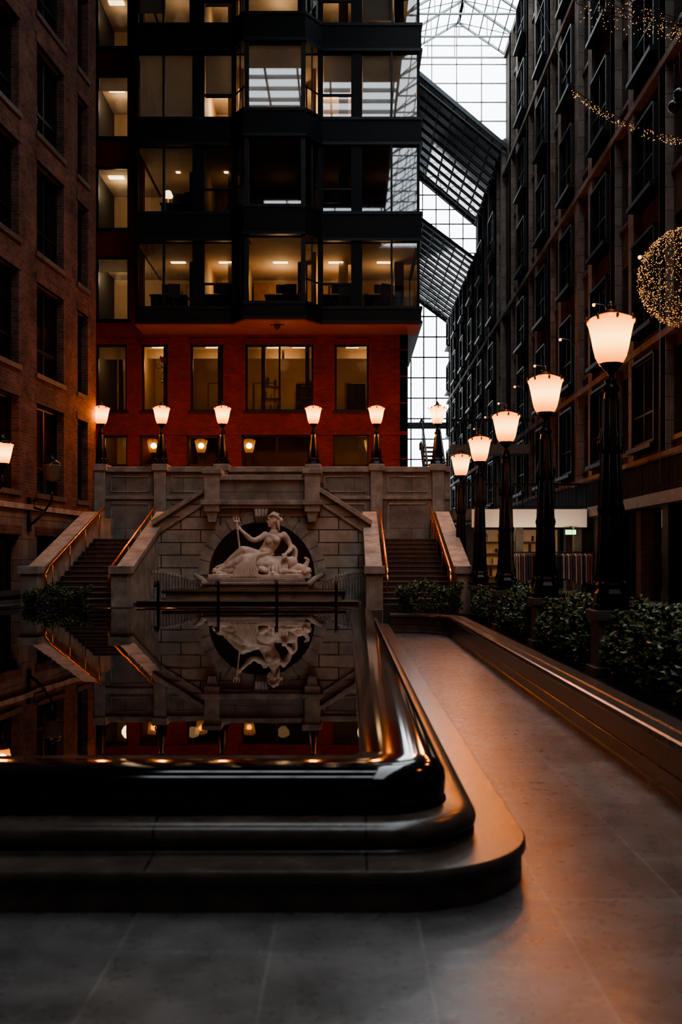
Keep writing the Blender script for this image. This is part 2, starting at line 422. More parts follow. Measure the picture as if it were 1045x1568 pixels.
mb.box(XC-2.35, XC+2.35, 26.5, 29, 0.2, 0.82, 'stone'); mb.box(XC-2.45, XC+2.45, 26.4, 29, 0.82, 0.9, 'bronze')
mb.box(X29(205), 0.86, 24.35, 29.0, 0, 0.5, 'stone_dk'); mb.box(-5.3, 0.35, 24.6, 29.0, 0.5, 0.66, 'stone_dk')
mb.box(-5.2, 0.3, 24.5, 24.75, 0.66, 0.7, 'bronze')
mb.obj('fountain_plinth', ft, bevel=0.02)
mb = MB()
for x0, x1 in ((-5.6, -4.15), (-0.85, 0.55)):
    left = x0 < -3; n = 17
    for k in range(n):
        u = (k+0.5)/n; x = x0+(x1-x0)*u; w = u if left else 1-u
        h = 1.36-0.34*w**2
        mb.box(x-0.034, x+0.034, 27.95, 28.1, 0.5, h, 'stone'); mb.ell((x, 27.98, h), (0.036, 0.05, 0.07), 'stone', 8, 5)
    mb.prism([(x0, 0.5), (x1, 0.5), (x1, 0.98 if left else 1.32), (x0, 1.32 if left else 0.98)], 'y', 28.1, 29, 'stone')
    s = 1 if left else -1; xx = x1 if left else x0
    mb.tube([(xx-0.15*s, 27.95, 1.3), (xx+0.05*s, 27.9, 1.18), (xx+0.25*s, 27.85, 1.0), (xx+0.5*s, 27.75, 0.93), (xx+0.62*s, 27.75, 1.0)], [0.06, 0.09, 0.1, 0.08, 0.05], 'stone')
mb.obj('reeded_cascades', ft)
for i, x in enumerate((-4.62, -3.15, -1.72, -0.27)):
    mb = MB()
    mb.tube([(x, 24.3, 0.25), (x, 24.3, 1.12), (x, 24.24, 1.19), (x, 24.1, 1.2), (x, 23.9, 1.08)], 0.035, 'black_metal')
    mb.lathe([(0.08, 0), (0.08, 0.03), (0.04, 0.06)], (x, 24.3, 0.5), 'black_metal', 12)
    mb.obj('water_spout_pipe', ft)
for side, (sx0, sx1) in enumerate(((-7.72, -5.85), (0.87, 2.74))):
    st = empty('stone_staircase')
    mb = MB(); n = 13
    for k in range(n):
        y0 = 25.1+k*(5.6/n); z1 = 0.6+(k+1)*(1.76/n)
        mb.box(sx0, sx1, y0, 31.2 if k < n-1 else 33.0, 0 if k == 0 else z1-1.76/n, z1-0.03, 'step')
        mb.box(sx0, sx1, y0-0.03, y0+0.46, z1-0.03, z1, 'stone_dk')
    mb.box(sx0, sx1, 24.75, 25.1, 0, 0.6, 'step')
    mb.obj('steps', st)
    mb = MB()
    for cx0, cx1 in ((sx0-0.38, sx0), (sx1, sx1+0.38)):
        mb.prism([(25.0, 0), (31.2, 0), (31.2, 3.05), (30.7, 3.05), (25.3, 1.38), (25.0, 1.38)], 'x', cx0+0.03, cx1-0.03, 'stone')
        mb.prism([(24.95, 1.38), (25.3, 1.38), (30.7, 3.05), (31.3, 3.05), (31.3, 3.2), (30.66, 3.2), (25.26, 1.53), (24.95, 1.53)], 'x', cx0-0.03, cx1+0.03, 'stone')
        mb.box(cx0-0.02, cx1+0.02, 24.7, 25.2, 0, 1.36, 'stone'); mb.box(cx0-0.07, cx1+0.07, 24.62, 25.25, 1.36, 1.56, 'stone')
        mb.box(cx0, cx1, 31.2, 33, 0, 3.05, 'stone')
    mb.obj('cheek_walls', st, bevel=0.012)
    mb = MB()
    for x in (sx0+0.14, sx1-0.14):
        mb.tube([(x, 25.0, 0.9), (x, 25.0, 1.32), (x, 25.05, 1.42), (x, 25.3, 1.55), (x, 30.8, 3.3), (x, 31.1, 3.33)], 0.035, 'brass')
        for k in range(4):
            y = 25.6+k*1.6; z = 1.55+(y-25.3)*(1.75/5.5)
            mb.tube([(x, y, z-0.85), (x, y, z)], 0.016, 'brass', 6)
    mb.obj('brass_handrails', st)
mb = MB()
for sgn, xa, xb in ((1, xl+0.06, xi0), (-1, xr-0.06, xi1)):
    n = 10
    for k in range(n):
        a = xa+(xb-xa)*k/n; b = xb
        mb.box(a, b, Y+0.52, 32.6, 0.0 if k == 0 else 2.3+(k)*0.17, 2.3+(k+1)*0.17, 'step')
mb.box(xi0, xi1, Y+1.4, 32.6, 0, 4.0, 'step')
mb.obj('upper_flights', ft)
tw = empty('terrace_parapet')
mb = MB()
tx0, tx1 = X33(135)-0.15, X33(690)
mb.box(tx0, tx1, 33.0, 33.4, 0, 4.62, 'parapet'); mb.box(tx0, tx1, 32.9, 33.5, 4.62, 4.8, 'stone')
mb.box(tx0, tx1, 32.94, 33.0, 3.72, 3.84, 'stone'); mb.box(tx0, tx1, 33.4, 37.6, 3.8, 4.0, 'stone_dk')
PIERS = [X33(u) for u in (153, 246, 340, 480, 577, 671)]
for x in PIERS:
    mb.box(x-0.2, x+0.2, 32.84, 33.5, 0, 4.66, 'stone'); mb.box(x-0.26, x+0.26, 32.78, 33.56, 4.66, 4.88, 'stone')
px = [tx0+0.3]+PIERS+[tx1]
for a, b in zip(px, px[1:]):
    if b-a > 1.2:
        mb.frame(a+0.35, b-0.35, 3.95, 4.5, 32.97, 33.0, 0.05, 'stone')
        mb.frame(a+0.35, b-0.35, 2.3, 3.6, 32.97, 33.0, 0.06, 'stone')
mb.obj('parapet_wall', tw, bevel=0.012)
mb = MB()
for x in (2.75, 3.35):
    mb.tube([(x, 34.2, 4.0), (x, 34.2, 5.1), (x, 36.6, 6.9), (x, 37.6, 6.9)], 0.035, 'black_metal', 6)
    mb.prism([(34.2, 4.0), (34.6, 4.0), (37.0, 5.85), (37.6, 5.85), (37.6, 6.1), (36.9, 6.1), (34.2, 4.3)], 'x', x-0.03, x+0.03, 'black_metal')
    for k in range(8): mb.tube([(x, 34.3+k*0.32, 4.2+k*0.24), (x, 34.3+k*0.32, 5.15+k*0.24)], 0.012, 'black_metal', 5)
for k in range(10): mb.box(2.75, 3.35, 34.3+k*0.28, 34.6+k*0.28, 4.15+k*0.19, 4.2+k*0.19, 'black_metal')
mb.obj('metal_stair', tw)

# ------------------------------------------------------------------ statue
class S:
    def __init__(s): s.v=[]; s.f=[]
    def add(s, vs, fs):
        o=len(s.v); s.v+=[tuple(p) for p in vs]; s.f+=[[i+o for i in f] for f in fs]
    def ell(s, c, r, rx=0, ry=0, rz=0, seg=18, rings=12):
        m=Euler((rx,ry,rz)).to_matrix(); vs=[]; fs=[]; c=Vector(c)
        for i in range(rings+1):
            th=math.pi*i/rings; rr=max(math.sin(th),0.001)
            for k in range(seg):
                a=2*math.pi*k/seg; vs.append(c+m@Vector((r[0]*rr*math.cos(a), r[1]*rr*math.sin(a), -r[2]*math.cos(th))))
        for i in range(rings):
            for k in range(seg):
                q=i*seg+k; w=i*seg+(k+1)%seg; fs.append((q,w,w+seg,q+seg))
        fs.append(tuple(range(seg))[::-1]); fs.append(tuple(range(rings*seg,(rings+1)*seg))); s.add(vs,fs)
    def limb(s, pts, rad, flat=1.0, n=6, seg=14, caps=True):
        P=[Vector(p) for p in pts]; PP=[P[0]*2-P[1]]+P+[P[-1]*2-P[-2]]; RR=[rad[0]]+list(rad)+[rad[-1]]
        out=[]; ro=[]
        for i in range(1,len(PP)-2):
            for j in range(n):
                t=j/n; a,b,c,d=PP[i-1],PP[i],PP[i+1],PP[i+2]
                out.append(0.5*((2*b)+(c-a)*t+(2*a-5*b+4*c-d)*t*t+(3*b-a-3*c+d)*t**3))
                tt=t*t*(3-2*t); ro.append(RR[i]*(1-tt)+RR[i+1]*tt)
        out.append(P[-1]); ro.append(rad[-1])
        vs=[]; fs=[]; m=len(out); side=None
        for i,p in enumerate(out):
            d=(out[min(i+1,m-1)]-out[max(i-1,0)]).normalized()
            if side is None:
                side=d.cross(Vector((0,1,0)))
                if side.length<0.1: side=d.cross(Vector((1,0,0)))
            side=(side-d*side.dot(d)).normalized(); up=d.cross(side)
            for k in range(seg):
                t=2*math.pi*k/seg; vs.append(p+(side*math.cos(t)+up*math.sin(t)*flat)*ro[i])
        for i in range(m-1):
            for k in range(seg):
                q=i*seg+k; w=i*seg+(k+1)%seg; fs.append((q,w,w+seg,q+seg))
        fs.append(tuple(range(seg))[::-1]); fs.append(tuple(range((m-1)*seg,m*seg))); s.add(vs,fs)
        if caps:
            s.ell(out[0],(ro[0],)*3,seg=14,rings=8); s.ell(out[-1],(ro[-1],)*3,seg=14,rings=8)
def build_statue(mat, loc):
    R = random.Random(11)
    b=S(); E=b.ell; Lm=b.limb
    Lm([(.10,.0,.52),(.17,-.02,.68),(.25,-.04,.84),(.34,-.05,1.0),(.40,-.04,1.15),(.42,-.02,1.26)],[.25,.235,.20,.225,.235,.15],0.78)
    E((.12,.02,.52),(.3,.24,.22)); E((.42,-.03,1.19),(.31,.14,.12),0,.06,0)
    E((.27,-.2,1.05),(.1,.08,.1)); E((.50,-.2,1.07),(.1,.08,.1)); E((.2,-.13,.72),(.18,.11,.16))
    E((.16,-.02,1.24),(.1,.1,.095)); E((.69,-.01,1.22),(.1,.1,.095))
    Lm([(.42,.0,1.24),(.415,-.03,1.35),(.405,-.05,1.48)],[.12,.085,.085])
    hx,hy,hz=.39,-.07,1.62
    E((hx+.03,hy+.02,hz+.05),(.155,.13,.15)); E((hx-.035,hy-.015,hz-.025),(.115,.1,.15),0,.12,0)
    E((hx-.085,hy-.04,hz-.14),(.055,.05,.04)); E((hx-.15,hy-.07,hz-.025),(.027,.024,.045),0,-.35,.3)
    E((hx-.115,hy-.05,hz+.06),(.055,.065,.035)); E((hx-.13,hy-.07,hz-.09),(.03,.036,.016))
    E((hx+.05,hy-.12,hz-.01),(.025,.02,.04))
    for k in range(11):
        a=-1.1+2.2*k/10
        Lm([(hx-.12,hy+.02+.095*math.sin(a)-.01,hz+.10+.05*math.cos(a)*.6),(hx-.01,hy+.02+.14*math.sin(a),hz+.15+.06*math.cos(a)),(hx+.13,hy+.02+.12*math.sin(a),hz+.11+.03*math.cos(a)),(hx+.19,hy+.02+.03*math.sin(a),hz+.03)],[.026,.036,.038,.032],1,4,8)
    E((hx+.21,hy+.03,hz+.02),(.085,.08,.085)); E((hx+.02,hy,hz+.225),(.07,.07,.05)); E((hx+.1,hy,hz+.19),(.08,.08,.05))
    Lm([(hx+.14,hy-.04,hz-.02),(hx+.16,hy-.07,hz-.14),(hx+.18,hy-.06,hz-.26)],[.05,.05,.03],1,5,8)
    Lm([(.16,-.02,1.23),(.02,-.07,1.13),(-.12,-.12,1.08),(-.22,-.14,1.09)],[.1,.09,.075,.068])
    Lm([(-.22,-.14,1.09),(-.31,-.16,1.16),(-.42,-.18,1.27),(-.50,-.19,1.35)],[.07,.075,.055,.042])
    E((-.54,-.19,1.40),(.05,.035,.065),0,-.5,0)
    for k in range(4):
        z=1.37+k*.033; Lm([(-.56,-.19,z),(-.6,-.228,z+.005),(-.648,-.21,z+.005),(-.64,-.165,z)],[.017,.017,.016,.013],1,3,8)
    Lm([(-.53,-.17,1.40),(-.57,-.14,1.44),(-.61,-.15,1.45)],[.019,.018,.014],1,3,8)
    Lm([(-.50,-.30,.40),(-.56,-.24,.95),(-.615,-.185,1.40),(-.64,-.16,1.6)],[.03,.03,.028,.026],1,3,8)
    E((-.642,-.16,1.6),(.085,.035,.032))
    for dx in (-.07,0,.07): Lm([(-.642+dx,-.16,1.6),(-.65+dx*1.15,-.155,1.68),(-.655+dx,-.15,1.76)],[.019,.022,.008],1,3,8)
    Lm([(.69,-.01,1.23),(.78,.0,1.12),(.85,-.01,.99),(.9,-.04,.88)],[.1,.095,.078,.068])
    Lm([(.9,-.04,.88),(.88,-.14,.80),(.82,-.24,.73),(.77,-.3,.69)],[.068,.07,.055,.042])
    E((.74,-.34,.675),(.055,.065,.03),.2,0,.3)
    for k in range(4): Lm([(.70+k*.028,-.37,.675),(.68+k*.032,-.42,.665),(.675+k*.032,-.46,.63)],[.017,.016,.012],1,3,8)
    Lm([(.74,-.32,.68),(.69,-.34,.685),(.66,-.37,.67)],[.019,.017,.014],1,3,8)
    Lm([(.04,-.08,.55),(-.12,-.15,.63),(-.3,-.22,.73),(-.45,-.27,.79)],[.205,.19,.155,.122])
    Lm([(-.45,-.27,.79),(-.56,-.26,.70),(-.72,-.24,.57),(-.9,-.23,.44),(-.98,-.23,.38)],[.122,.12,.112,.07,.054])
    Lm([(-.97,-.22,.36),(-1.05,-.26,.35),(-1.16,-.3,.315),(-1.22,-.31,.30)],[.058,.05,.04,.025],1.2)
    Lm([(.1,-.17,.48),(-.08,-.28,.52),(-.26,-.36,.54),(-.42,-.4,.55)],[.205,.185,.155,.122])
    Lm([(-.42,-.4,.55),(-.56,-.4,.48),(-.76,-.4,.38),(-.95,-.4,.28),(-1.04,-.4,.24)],[.122,.12,.108,.068,.052])
    Lm([(-1.03,-.4,.23),(-1.12,-.44,.22),(-1.22,-.47,.19),(-1.28,-.48,.18)],[.056,.05,.038,.025],1.2)
    for k in range(8):
        t=k/7
        Lm([(.40-.06*t,-.04-.12*t,.68-.05*t),(.2-.12*t,-.30-.06*t,.69-.08*t),(-.02-.22*t,-.44-.05*t,.62-.06*t),(-.1-.42*t,-.55,.40-.03*t),(-.02-.6*t,-.57,.2),(-.06-.66*t,-.6,.05)],[.035,.046,.044,.04,.038,.033],1,5,8)
    for k in range(6):
        Lm([(.34+.06*k,.0,.58),(.38+.08*k,-.28,.48),(.30+.1*k,-.48,.28),(.32+.1*k,-.55,.06)],[.05,.046,.044,.036],1,5,8)
    E((.16,-.14,.38),(.5,.38,.26)); E((-.4,-.24,.33),(.55,.28,.26)); E((-.8,-.25,.2),(.42,.24,.16)); E((.6,-.15,.25),(.35,.32,.28))
    for k in range(4): Lm([(.74,.1-.02*k,1.18),(.84,.12-.03*k,1.0),(.98+.02*k,.08-.04*k,.8),(.94+.03*k,.02-.05*k,.5)],[.04,.05,.055,.055],1,4,8)
    E((.92,-.3,.42),(.19,.18,.2),0,.5,0); Lm([(.82,-.38,.52),(.76,-.44,.57),(.72,-.48,.61)],[.085,.07,.1],1,4,14,False)
    Lm([(1.36,-.22,.5),(1.34,-.24,.38),(1.26,-.28,.28),(1.12,-.32,.28),(.98,-.38,.22),(.9,-.45,.14)],[.03,.08,.12,.14,.12,.05],1,6,12)
    E((1.36,-.2,.54),(.1,.035,.045),0,.5,0); E((1.4,-.22,.5),(.035,.035,.09),0,-.5,0)
    for k in range(90):
        x=R.uniform(-1.25,1.42); top=.44-abs(x-.1)*.16; z=R.uniform(.1,max(top,.14)); r=R.uniform(.07,.16)
        E((x,R.uniform(-.52,.2),z*.85),(r*1.3,r,r*.7),R.uniform(-.6,.6),R.uniform(-.6,.6),R.uniform(0,3),8,6)
    E((.1,.08,.2),(1.2,.38,.24))
    b.add([(x,y,z) for z in (0,.1) for x,y in ((-1.4,-.6),(1.48,-.6),(1.48,.4),(-1.4,.4))],[(3,2,1,0),(4,5,6,7),(0,1,5,4),(1,2,6,5),(2,3,7,6),(3,0,4,7)])
    me=bpy.data.meshes.new('statue'); me.from_pydata(b.v,[],b.f); me.materials.append(mat); me.update()
    o=bpy.data.objects.new('reclining_sea_goddess_statue',me); scene.collection.objects.link(o); o.location=loc
    r=o.modifiers.new('remesh','REMESH'); r.mode='VOXEL'; r.voxel_size=.0135; r.use_smooth_shade=True
    s=o.modifiers.new('smooth','SMOOTH'); s.factor=.5; s.iterations=1
    return o
build_statue(M['marble'], (-2.51, 28.5, 1.2))

# ------------------------------------------------------------------ street lamps
LC = (1.0, 0.3, 0.05)
def lamp(name, x, y, z0, h, power=230, ped=None):
    e = empty(name, (x, y, z0)); k = h
    gt = k-0.2
    mb = MB()
    mb.lathe([(0.10, gt-0.56), (0.15, gt-0.54), (0.185, gt-0.47), (0.21, gt-0.36), (0.235, gt-0.22), (0.262, gt-0.1), (0.285, gt-0.05), (0.26, gt-0.015), (0.2, gt+0.01), (0.1, gt+0.05)], (0, 0, 0), 'lamp_glass', 16, True, 0.02)
    mb.obj('glass_globe', e)
    point('lamp_bulb', (0, 0, gt-0.25), power, LC, 0.12, e)
    mb = MB()
    mb.lathe([(0.13, gt+0.03), (0.125, gt+0.07), (0.07, gt+0.085), (0.05, gt+0.11), (0.07, gt+0.125), (0.03, gt+0.15), (0.035, gt+0.17), (0.008, gt+0.2)], (0, 0, 0), 'bronze', 12)
    mb.lathe([(0.03, gt-0.76), (0.05, gt-0.74), (0.03, gt-0.71), (0.045, gt-0.66), (0.09, gt-0.63), (0.12, gt-0.585), (0.15, gt-0.56), (0.12, gt-0.55)], (0, 0, 0), 'lamp_iron', 12)
    for q in range(8):
        a = math.pi/4*q; ca, sa = math.cos(a), math.sin(a)
        mb.tube([(0.285*ca, 0.285*sa, gt-0.06), (0.305*ca, 0.305*sa, gt-0.03), (0.29*ca, 0.29*sa, gt+0.01)], [0.016, 0.018, 0.006], 'bronze', 5)
    zt = gt-0.74
    mb.lathe([(0.03, zt+0.02), (0.08, zt-0.02), (0.06, zt-0.06), (0.1, zt-0.1), (0.105, zt-0.14), (0.07, zt-0.17)], (0, 0, 0), 'lamp_iron', 12)
    zb = 0.34 if k > 3 else 0.22
    mb.lathe([(0.08, zt-0.16), (0.1, zt-0.3), (0.155, zb+0.25), (0.175, zb), (0.19, zb-0.04), (0.16, zb-0.08), (0.2, zb-0.14), (0.23, 0.03), (0.23, 0)], (0, 0, 0), 'lamp_iron', 8, False, 0.0, math.pi/8)
    for q in range(8):
        a = math.pi/8+math.pi/4*q; ca, sa = math.cos(a), math.sin(a)
        mb.tube([(0.095*ca, 0.095*sa, zt-0.25), (0.155*ca, 0.155*sa, zb+0.25), (0.18*ca, 0.18*sa, zb)], 0.013, 'lamp_iron', 5)
        if k > 3:
            for zz in (zt-0.9, zt-1.7): mb.tube([(0.12*ca, 0.12*sa, zz), (0.15*ca, 0.15*sa, zz+0.12), (0.115*ca, 0.115*sa, zz+0.3)], [0.02, 0.016, 0.004], 'lamp_iron', 5)
    for q in range(4):
        a = math.pi/4+math.pi/2*q; ca, sa = math.cos(a), math.sin(a)
        mb.tube([(r*ca, r*sa, z) for r, z in ((0.14, zb+0.02), (0.22, zb-0.02), (0.25, zb*0.6), (0.2, zb*0.35), (0.26, 0.05), (0.33, 0.03), (0.34, 0.08))], 0.028, 'lamp_iron', 6)
    mb.obj('iron_post', e)
    if ped:
        mb = MB(); pz = -z0+ped
        mb.box(-0.2, 0.2, -0.2, 0.2, pz, -0.1, 'stone_dk'); mb.box(-0.25, 0.25, -0.25, 0.25, -0.12, 0.0, 'stone_dk'); mb.box(-0.25, 0.25, -0.25, 0.25, pz, pz+0.12, 'stone_dk')
        mb.frame(-0.15, 0.15, pz+0.18, -0.18, -0.215, -0.2, 0.03, 'stone_dk')
        mb.obj('granite_pedestal', e, bevel=0.01)
    return e
for i in range(-1, 5):
    y = 12.07+i*3.98
    lamp('street_lamp', 3.2, y, 1.1, 3.74, 135 if i >= 0 else 90, 0.3)
for x in PIERS: lamp('street_lamp', x, 33.17, 4.88, 2.12, 300)

def wall_lamp(x, y, z, lit, wallx):
    e = empty('wall_lantern', (x, y, z))
    mb = MB(); g = 'lamp_glass' if lit else 'lamp_off'
    mb.lathe([(0.1, 0), (0.17, 0.06), (0.2, 0.2), (0.25, 0.44), (0.27, 0.5), (0.2, 0.55)], (0, 0, 0), g, 14, True, 0.02); mb.obj('glass_globe', e)
    if lit: point('lamp_bulb', (0, 0, 0.28), 230, LC, 0.12, e)
    mb = MB()
    mb.lathe([(0.27, 0.5), (0.2, 0.58), (0.08, 0.64), (0.06, 0.7), (0.01, 0.78)], (0, 0, 0), 'lamp_iron', 12)
    mb.lathe([(0.03, -0.25), (0.06, -0.18), (0.04, -0.1), (0.14, 0.0), (0.16, 0.04)], (0, 0, 0), 'lamp_iron', 12)
    w = wallx-x
    mb.tube([(0, 0, -0.2), (0.0, 0, -0.5), (w*0.3, 0, -0.78), (w*0.75, 0, -0.7), (w*0.8, 0, -0.5), (w*0.55, 0, -0.45)], 0.035, 'lamp_iron')
    mb.tube([(w*0.3, 0, -0.78), (w*0.7, 0, -1.05), (w, 0, -1.2)], 0.04, 'lamp_iron')
    mb.box(w-0.03, w+0.05, -0.08, 0.08, -1.35, -0.4, 'lamp_iron')
    mb.obj('iron_bracket', e)
def leftx(d): return -11.506+0.096*d
wall_lamp(-8.2, 27.6, 3.85, False, leftx(27.6)+0.02); wall_lamp(-8.33, 24.0, 4.0, True, leftx(24.0)+0.02)

# ------------------------------------------------------------------ back building
bb = empty('office_building')
mb = MB(); gl = MB()
xa, xb = X37(147)-1.2, X37(625)
wins = [(147, 194), (217, 257), (292, 342), (376, 480), (513, 565)]
holes = [(X37(a), X37(b), Z37(629), Z37(527)) for a, b in wins]
low = [(157, 195, 667, 713), (214, 250, 667, 713), (286, 336, 667, 713), (370, 478, 665, 735), (510, 565, 665, 713)]
holes += [(X37(a), X37(b), Z37(d) if d < 730 else 4.0, Z37(c)) for a, b, c, d in low]
uph = [(X37(147), X37(197), Z37(b), Z37(a)) for a, b in ((392, 490), (254, 350), (112, 210), (-28, 72), (-168, -68))]
xs_ = X37(207)
mb.wall(xa, xb, 4.0, 10.3, holes, 37.5, 37.85, 'brick_red')
mb.wall(xa, xs_+0.3, 10.3, 27, uph, 37.5, 37.85, 'brick_red')
for h in holes+uph:
    big = h[1]-h[0] > 2
    mu = ((h[0]+h[1])/2,) if big else ()
    mb.frame(h[0], h[1], h[2], h[3], 37.62, 37.72, 0.07, 'black_metal', mu)
    gl.box(h[0]+0.05, h[1]-0.05, 37.66, 37.68, h[2]+0.05, h[3]-0.05, 'glass')
    mb.box(h[0]-0.08, h[1]+0.08, 37.42, 37.6, h[2]-0.1, h[2], 'black_metal')
    mb.box(h[0]-0.05, h[1]+0.05, 37.46, 37.52, h[3], h[3]+0.22, 'brick_red')
mb.box(xa, xb, 37.44, 37.5, 6.42, 6.56, 'brick_red'); mb.box(xb-0.3, xb, 37.5, 44, 4.0, 10.3, 'brick_red')
for z in (4.9, 5.5, 7.6, 8.6, 9.6): mb.box(xb-0.62, xb+0.0, 37.47, 37.5, z, z+0.05, 'brick_red')
mb.obj('brick_storeys', bb); gl.obj('storey_glazing', bb)

cw = empty('black_curtain_wall', parent=bb)
mb = MB(); gl = MB()
X = X36
bay = [(355, 0), (378, -0.75), (468, -0.75), (492, 0)]
plan = [(X(207), 36.0)]+[(X(u), 36.0+dy) for u, dy in bay]+[(X(643), 36.0)]
def band(z0, z1, off, mat):
    pl = [(X(207), 36.0-off)]+[(X(u)+(-off*0.5 if u < 400 else off*0.5), 36.0+dy-off) for u, dy in bay]+[(X(643)+off, 36.0-off)]
    pl += [(X(643)+off, 44), (X(207), 44)]
    mb.prism(pl, 'z', z0, z1, mat)
levels = [(10.87, 13.23), (14.29, 16.7), (17.7, 20.08), (21.1, 23.5), (24.5, 26.7)]
bands = [(10.25, 10.87), (13.23, 14.29), (16.7, 17.7), (20.08, 21.1), (23.5, 24.5), (26.7, 27.3)]
for z0, z1 in bands:
    band(z0+0.1, z1-0.1, 0.06, 'black_panel'); band(z0, z0+0.1, 0.1, 'black_metal'); band(z1-0.1, z1, 0.1, 'black_metal')
mb.prism([(x, y) for x, y in plan]+[(X(643), 37.6), (X(207), 37.6)], 'z', 10.2, 10.25, 'soffit')
solids = [(207, 212), (295, 313), (355, 362), (487, 495), (538, 555), (639, 643)]
def post(u, w, y, z0, z1): mb.box(X(u)-w/2, X(u)+w/2, y-0.08, y+0.12, z0, z1, 'black_metal')
for z0, z1 in levels:
    for a, b in solids: mb.box(X(a), X(b), 35.98, 36.15, z0, z1, 'black_panel')
    for u in (251, 600): post(u, 0.07, 36.02, z0, z1)
    for u in (381, 466): post(u, 0.16, 35.32, z0, z1)
    for a, b in ((212, 295), (313, 355), (495, 538), (555, 641)):
        gl.box(X(a), X(b), 36.05, 36.07, z0, z1, 'glass')
    gl.box(X(383), X(463), 35.3, 35.32, z0, z1, 'glass')
    for (ua, ya), (ub, yb) in (((360, 36.05), (379, 35.33)), ((468, 35.33), (489, 36.05))):
        gl.add([(X(ua), ya, z0), (X(ub), yb, z0), (X(ub), yb, z1), (X(ua), ya, z1)], [(0, 1, 2, 3)], 'glass')
        mb.tube([(X(ua)*.5+X(ub)*.5, (ya+yb)/2, z0), (X(ua)*.5+X(ub)*.5, (ya+yb)/2, z1)], 0.035, 'black_metal', 4, False)
        mb.tube([(X(ua), ya, z0+0.85), (X(ub), yb, z0+0.85)], 0.03, 'black_metal', 4, False)
    for a, b in ((313, 355), (495, 538)): mb.box(X(a), X(b), 35.98, 36.1, z0+0.8, z0+0.86, 'black_metal')
    gl.box(X(641), X(643), 36.1, 44, z0, z1, 'glass_dk')
mb.obj('black_frame', cw); gl.obj('curtain_glazing', cw)

# interiors
it = MB(); lt = MB()
YB = 41.0
it.box(X(205), X(640), YB, YB+0.2, 10.3, 27, 'office_wall')
it.box(xa, xa+0.1, 37.85, 44, 4, 27, 'office_wall'); it.box(xa, xb-0.3, 41.5, 41.7, 4, 10.2, 'office_wall'); it.box(xa, X(205), 41, 41.1, 10.3, 27, 'office_wall')
for z0, z1 in levels:
    it.box(X(209), X(638), 36.3, 40.9, z0+0.002, z0+0.01, 'office_floor'); it.box(X(209), X(638), 36.2, 40.9, z1-0.03, z1-0.01, 'ceiling_tile')
    it.box(X(384), X(463), 35.5, 36.2, z1-0.03, z1-0.01, 'ceiling_tile')
for z in (7.0, 10.2): it.box(xa, xb-0.3, 37.85, 41.5, z-0.1, z-0.02, 'ceiling_tile')
for z in (13.6, 17.0, 20.4, 23.8): it.box(xa, X(205), 37.85, 41, z-0.35, z, 'ceiling_tile')
RX = [(X(209), X(303)), (X(303), X(366)), (X(366), X(480)), (X(480), X(547)), (X(547), X(638))]
W = (1.0, 0.56, 0.25); W2 = (1.0, 0.66, 0.38)
PW = [[14, 45, 75, 60, 34], [6, 5, 1.2, 1.2, 1.2], [130, 130, 170, 130, 110], [20, 25, 40, 20, 28]]
for li, (z0, z1) in enumerate(levels[:4]):
    for i, (a, b) in enumerate(RX):
        if i: it.box(a-0.06, a+0.06, 36.3 if i in (1, 4) else 37.2, YB, z0, z1-0.03, 'office_wall')
        dx = a+0.5+R.random()*(b-a-1.4)
        it.box(dx-0.07, dx+0.97, YB-0.05, YB, z0, z0+2.12, 'dark'); it.box(dx, dx+0.9, YB-0.08, YB, z0, z0+2.05, 'wood'); it.box(dx+0.78, dx+0.82, YB-0.12, YB-0.08, z0+0.95, z0+1.05, 'brass')
        it.box(a+0.1, b-0.1, YB-0.03, YB, z0, z0+0.12, 'dark')
        q = b-0.5; it.box(q-0.18, q+0.18, 38.4, 38.76, z0, z1-0.03, 'ceiling_tile' if i % 2 else 'dark')
        if b-a > 1.8:
            q = a+0.35; it.frame(q, q+0.7, z0+1.2, z0+1.8, YB-0.05, YB, 0.04, 'dark'); it.box(q+0.04, q+0.66, YB-0.04, YB, z0+1.24, z0+1.76, R.choice(CLOTH))
        if li == 0 or (li > 1 and i % 2 == 0):
            lt.box((a+b)/2-0.28, (a+b)/2+0.28, 38.3, 38.5, z1-0.06, z1-0.035, 'downlight')
        if li == 1 and i < 2: lt.box((a+b)/2-0.08, (a+b)/2+0.08, 38.3, 38.46, z1-0.06, z1-0.035, 'downlight')
        point('office_light', ((a+b)/2, 38.9, z1-0.7), PW[li][i], W if li < 2 else W2, 0.25, bb)
for x in (-8.8, -7.4, -5.3, -2.9, -1.9, 0.2):
    lt.box(x-0.25, x+0.25, 38.9, 39.1, 10.03, 10.07, 'downlight')
for x in (-8.8, 0.3): lt.box(x-0.2, x+0.2, 38.9, 39.05, 6.83, 6.87, 'downlight')
for z in (13.25, 16.65, 20.05, 23.45):
    for y in (38.8,): lt.box(-9.3, -8.7, y-0.15, y+0.15, z-0.05, z-0.01, 'downlight')
for x in (X37(205), X37(275), X37(360), X37(497)): it.box(x-0.05, x+0.05, 37.9, 41.5, 4, 10.1, 'office_wall')
